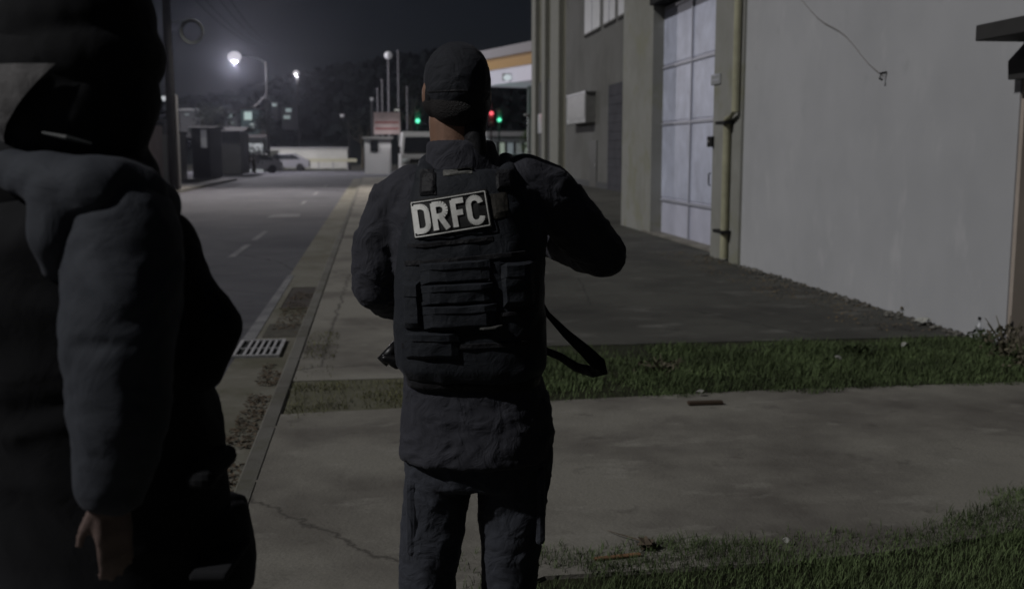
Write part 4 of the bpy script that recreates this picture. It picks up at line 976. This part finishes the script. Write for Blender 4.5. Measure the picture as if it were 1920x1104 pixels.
# small pale tag and frayed badge
link('neck_tag', conform(plate(829, 317, 884, 328, .004, R(5), n=4).mesh('neck_tag'), .0), mat('tag_grey', (.14, .14, .13), .8, var=.5, vscale=120), vest, local=True)
link('flag_patch', conform(plate(922, 362, 952, 408, .004, R(8), n=4).mesh('flag_patch'), .0), mat('tan_black_patch', (.035, .032, .026), .85, var=.9, vscale=70), vest, local=True)
# webbing rows and pouches
for (x0, y0_, x1, y1_, dp, r_) in ((762, 450, 925, 458, .004, 6), (758, 478, 1010, 487, .005, 5), (758, 585, 1010, 592, .005, 3), (752, 640, 1016, 650, .005, 2)):
    link('webbing', conform(plate(x0, y0_, x1, y1_, dp, R(r_), n=10).mesh('webbing'), .0), f_strap, vest, local=True)
for (x0, y0_, x1, y1_, dp, r_) in ((790, 490, 918, 527, .014, 4), (792, 531, 924, 566, .017, 3), (796, 570, 930, 610, .018, 3), (756, 528, 787, 612, .018, 3), (942, 492, 1004, 572, .016, 2), (760, 622, 860, 668, .012, 2)):
    o = link('pouch', conform(plate(x0, y0_, x1, y1_, dp, R(r_), n=8).mesh('pouch'), .0), f_vest, vest, local=True)
    fl = plate(x0-2, y0_-2, x1+2, y0_+(y1_-y0_)*.34, dp+.003, R(r_), n=6).mesh('pouch_flap'); link('pouch_flap', conform(fl, .0), f_vest, o, local=True)
link('strap_highlight', conform(plate(898, 606, 942, 611, .024, R(4), n=4).mesh('strap_highlight'), 0), mat('strap_highlight_tone', (.09, .09, .085), .6), vest, local=True)  # pale strip paints the highlight on a strap
for (x, zr0, zr1) in ((800, 318, 366), (946, 318, 356)):
    link('shoulder_strap', conform(plate(x-15, zr0, x+15, zr1, .008, R(2), n=6).mesh('shoulder_strap'), 0), f_strap, vest, local=True)
mb = MB(); mb.loft([(.004, -.004, zt(712), .158, .126, 3), (.004, -.004, zt(688), .162, .132, 3)], 40); mb.build('belt', f_strap, t1, local=True, smooth=True)
# rifle held in front with a slack sling
rf = thing('rifle', 'black rifle held across the officer front, sling hanging in a loop', 'rifle', B1, rz=-YAW)
but, muz = L1(1004, 372, .30), L1(716, 679, .12); ax = (muz-but).normalized(); up_ = Vector((0, 1, 0)); sx = ax.cross(up_).normalized(); dn = ax.cross(sx).normalized()
if dn.z > 0: dn = -dn
def rp(s_, d_=0, x=0): return but + ax*s_ + dn*d_ + sx*0 + Vector((0, 1, 0))*x
Ltot = (muz-but).length
gun = mat('gun_metal', (.012, .012, .013), .4, .4)
mb = MB(); mb.chain([rp(.2), rp(.42)], [.026, .026]); mb.chain([rp(.22, .02), rp(.4, .02)], [.022, .022]); link('receiver', fused(mb, .006, 2), gun, rf, local=True)
mb = MB(); mb.tube([rp(.42), rp(Ltot-.06)], .011, 12); mb.tube([rp(Ltot-.07), rp(Ltot)], .016, 12); mb.tube([rp(Ltot-.09, 0), rp(Ltot-.09, -.03)], .006, 8); mb.build('barrel', gun, rf, local=True, smooth=True)
mb = MB(); mb.chain([rp(0, .03), rp(.06, .012), rp(.2, 0)], [.028, .024, .018]); mb.chain([rp(0, -.01), rp(0, .07)], [.016, .016]); link('stock', fused(mb, .007, 3), gun, rf, local=True)
mb = MB(); mb.chain([rp(.33, .03), rp(.35, .10), rp(.39, .17)], [.016, .016, .015]); link('magazine', fused(mb, .006, 2), gun, rf, local=True)
mb = MB(); mb.chain([rp(.24, .03), rp(.22, .1)], [.015, .016]); link('grip', fused(mb, .006, 2), gun, rf, local=True)
mb = MB(); mb.cap(L1(722, 672, .1), .011, L1(752, 676, .1), .013); mb.cap(L1(738, 680, .1), .012, L1(744, 687, .1), .008); link('foresight', fused(mb, .004, 2), gun, rf, local=True)
# sling: flat strap along a curve
cp = [L1(1000, 540, .1), L1(1026, 588, .1), L1(1062, 626, .08), L1(1100, 660, .05), L1(1124, 684, .03), L1(1129, 694, .03), L1(1112, 697, .05), L1(1080, 688, .1), L1(1050, 668, .14), L1(1010, 652, .14)]
wd_ = [.01, .013, .022, .031, .036, .034, .03, .024, .02, .018]
mb = MB(); rings = []
for i, p in enumerate(cp):
    tn = (cp[min(i+1, 9)] - cp[max(i-1, 0)]).normalized(); sdv = tn.cross(Vector((0, 1, 0))).normalized(); wv = (sdv*.97+Vector((0, .25, 0))).normalized()
    th_ = tn.cross(wv).normalized()*.002
    rings.append([p-wv*wd_[i]*.5-th_, p+wv*wd_[i]*.5-th_, p+wv*wd_[i]*.5+th_, p-wv*wd_[i]*.5+th_])
vs_ = [v for r_ in rings for v in r_]; fs = [(0, 1, 2, 3), tuple(len(vs_)-1-k for k in range(4))]
for i in range(len(rings)-1):
    for k in range(4): fs.append((i*4+k, i*4+(k+1) % 4, i*4+4+(k+1) % 4, i*4+4+k))
mb._add(vs_, fs); bmesh.ops.subdivide_edges(mb.bm, edges=mb.bm.edges[:], cuts=2, use_grid_fill=True, smooth=.6); mb.build('sling', f_strap, rf, local=True, smooth=True)

# ---- officer close at the left, seen from the side, facing left
B2, L2 = mk_person(210, 1.5)
t2 = thing('person', 'officer in dark coat, cap and grey mask close at the left edge, arm hanging', 'person', B2, rz=-YAW)
FX = Vector((-1, .12, -.02))
mb = MB(); hc2 = L2(118, 118, .13)
P2, M2 = head(mb, hc2, FX, 1.12)
mb.chain([P2(0, -.02, -.06), L2(190, 330, .17)], [.068, .085])
sh, el, wr = L2(228, 400, .02), L2(205, 650, -.03), L2(203, 925, -.04)
mb.loft([(L2(195, 800, .17).x, .24, z, rx, ry, 2.4) for z, rx, ry in ((.8, .1, .14), (1.0, .1, .14), (1.3, .1, .14), (1.46, .08, .11))])
mb.chain([sh, el, wr], [.055, .046, .029])
sh2 = Vector((sh.x-.15, .34, sh.z-.08)); el2 = Vector((el.x-.1, .4, el.z)); wr2 = Vector((wr.x-.2, .36, wr.z+.08)); mb.chain([sh2, el2, wr2], [.055, .046, .029])
hx = L2(250, 1060, .18).x
for q in (.2, .37): mb.chain([Vector((hx-.02, q, .86)), Vector((hx-.02, q, .48)), Vector((hx, q, .09))], [.075, .055, .042])
hand(mb, wr, Vector((.1, -.02, -1)), Vector((-.6, .8, 0)), -1, .28, .74); hand(mb, wr2, Vector((-.5, 0, -.8)), Vector((0, -.9, 0)), 1, .45)
link('body', fused(mb, .0055, 3), mat('skin_shaded', (.17, .12, .105), .55, var=.12, vscale=30, bump=.15, bscale=220), t2, local=True)  # darker copy of the skin, with shade put into the colour
for q in (-1, 1): MB().ell(P2(q*.032, .083, .0), .0135).build('eye', MATS['eye_white'], t2, local=True)
# hood / balaclava mass and hair
mb = MB(); mb.ell(P2(0, -.015, .0), (.108, .125, .108), M2); mb.ell(P2(0, .01, -.05), (.094, .1, .085), M2); mb.chain([P2(0, -.03, .02), P2(0, -.04, -.05), L2(150, 280, .17), L2(175, 345, .17)], [.1, .096, .092, .105]); mb.chain([P2(0, .03, -.125), L2(60, 345, .14)], [.062, .085])
link('neck_gaiter', fused(mb, .007, 4, seg_disp(.003, 12, seed=4)), f_black, t2, local=True)
# mask: taper towards the ear
mb = MB(); mb.ell(P2(0, .0, -.03), (.121, .13, .12), M2)
mk_ = fused(mb, .006, 3)
mk = link('face_mask', mk_, f_mask, t2, local=True)
bm2 = bmesh.new(); bm2.from_mesh(mk_)
for (co, no) in ((P2(0, .0, -.009), Vector((0, 0, 1))), (P2(0, -.03, -.012), (Vector((1, 0, -1.0))).normalized())):
    bmesh.ops.bisect_plane(bm2, geom=bm2.verts[:]+bm2.edges[:]+bm2.faces[:], plane_co=co, plane_no=no, clear_outer=True)
bm2.to_mesh(mk_); bm2.free()
mb = MB(); mb.tube([P2(.074, .02, -.02), P2(.09, -.0, .0), P2(.1, -.03, .02)], .003, 6); mb.build('ear_loop', f_mask, mk, local=True)
# cap with brim to the left
mb = MB(); mb.ell(P2(0, -.015, .055), (.11, .128, .092), M2); mb.ell(P2(0, -.03, .005), (.111, .122, .085), M2)
cp2 = link('cap', fused(mb, .007, 4), f_black, t2, local=True)
mb = MB(); pts = []
for k in range(11): a = R(180*k/10); pts.append((math.cos(a), math.sin(a)))
top_ = [P2(x*.092, .06+y*.12, .042-.028*y-.02*abs(x)) for x, y in pts]; n_ = len(top_)
mb._add(top_ + [p-Vector((0, 0, .01)) for p in top_], [tuple(range(n_)), tuple(range(2*n_-1, n_-1, -1))] + [(i, (i+1) % n_, n_+(i+1) % n_, n_+i) for i in range(n_)]); mb.build('visor', f_black, cp2, local=True)
mb = MB(); mb.tube([L2(80, 249, .0), L2(125, 258, -.01), L2(172, 270, .0)], [.002, .0035, .002], 8); mb.build('collar_highlight', mat('highlight_grey', (.05, .055, .055), .6), t2, local=True)  # grey tube drawn for a streak of highlight at the collar
# coat
mb = MB()
cx_ = L2(212, 700, .18).x
zz2 = lambda row: L2(210, row, .05).z
mb.loft([(cx_-.05, .26, .8, .2, .17, 2.5), (cx_-.05, .25, zz2(1000), .2, .175, 2.5), (cx_-.055, .23, zz2(800), .195, .185, 2.4), (cx_-.065, .21, zz2(600), .195, .2, 2.4), (cx_-.06, .2, zz2(450), .17, .19, 2.3), (cx_-.05, .2, zz2(370), .12, .14, 2.2)])
coatb = MB()
mb.chain([L2(150, 372, .12), L2(230, 375, .08)], [.06, .062]); mb.chain([Vector((sh.x-.12, .3, sh.z-.03)), sh2, el2, wr2], [.06, .075, .065, .045])
f2 = seg_disp(.006, 7, (1, 1, 1.4), seed=15)
link('coat', fused(mb, .01, 5, f2), f_black, t2, local=True)
mb = MB()
mb.chain([L2(232, 395, .06), L2(232, 440, .03), L2(228, 560, .0), L2(222, 660, -.02), L2(224, 780, -.03), L2(210, 900, -.04)], [.074, .084, .082, .074, .066, .05])
mb.chain([L2(150, 385, .13), L2(220, 385, .09)], [.05, .066])
f3 = seg_disp(.0045, 6, (1, 1, .8), seed=19); f4 = seg_disp(.0025, 15, (1, 1, 1.8), seed=1)
slv = link('sleeve', fused(mb, .008, 5, lambda c, n: f3(c, n)+f4(c, n)), f_coat, t2, local=True)
mb = MB(); mb.loft([(wr.x+.001, wr.y, L2(210, 925).z, .036, .036, 2), (wr.x+.002, wr.y, L2(210, 890).z, .048, .048, 2)], 24); mb.build('cuff', f_black, slv, local=True, smooth=True)
# hood lying on the shoulder
mb = MB(); mb.chain([L2(30, 320, .06), L2(95, 345, .03), L2(170, 352, .0), L2(250, 365, .03), L2(290, 385, .1)], [.03, .042, .05, .042, .035]); mb.chain([L2(110, 360, .0), L2(100, 440, -.01), L2(108, 500, .02)], [.036, .034, .02])
link('hood', fused(mb, .008, 6, seg_disp(.006, 10, seed=6)), f_coat, t2, local=True)
# gear on the back and belt
mb = MB(); mb.chain([L2(355, 560, .2), L2(405, 610, .2), L2(370, 690, .2)], [.05, .042, .042]); mb.chain([L2(300, 460, .2), L2(340, 560, .2)], [.06, .055]); link('back_pouch', fused(mb, .009, 4, seg_disp(.003, 14)), f_black, t2, local=True)
a, b = L2(360, 905, .15), L2(446, 830, .25); MB().box((a.x, .1, a.z), (b.x, .26, b.z)).bevel(.02, 3).build('belt_pouch', f_black, t2, local=True)
a, b = L2(370, 1068, .15), L2(468, 1012, .25); MB().box((a.x, .1, a.z), (b.x, .26, b.z)).bevel(.02, 3).build('holster', f_black, t2, local=True)
mb = MB(); mb.loft([(hx, .27, .94, .155, .14, 2.5), (hx, .28, .84, .165, .15, 2.5), (hx, .28, .78, .16, .15, 2.4)])
for q in (.2, .37): mb.chain([Vector((hx+.01, q, .84)), Vector((hx, q, .5)), Vector((hx+.01, q, .14))], [.1, .085, .07])
link('trousers', fused(mb, .011, 4, seg_disp(.007, 7)), f_black, t2, local=True)
for q in (.2, .37):
    mb = MB(); mb.chain([(hx, q, .18), (hx, q, .06)], [.055, .05]); mb.cap((hx+.03, q, .045), .04, (hx-.17, q, .038), .036); link('boot', fused(mb, .008, 3), boot, t2, local=True)

# ------------------------------------------------------------------ haze added to make the glow around the lamps
hz = MB().box((-210, -60, RZ-1.5), (210, 345, 33)).build('haze', None); hz['kind'] = 'stuff'; hz['label'] = 'thin haze added over the street for the glow around the lamps'; hz['category'] = 'haze'
m = bpy.data.materials.new('haze_air'); m.use_nodes = True; n = m.node_tree.nodes; l = m.node_tree.links; n.clear()
o_ = n.new('ShaderNodeOutputMaterial'); v = n.new('ShaderNodeVolumePrincipled'); v.inputs['Color'].default_value = (.8, .84, 1, 1); v.inputs['Density'].default_value = .00038; v.inputs['Anisotropy'].default_value = .8
l.new(v.outputs[0], o_.inputs['Volume']); hz.data.materials.clear(); hz.data.materials.append(m)
for o in COL.objects:
    if '_loc' in o: del o['_loc']
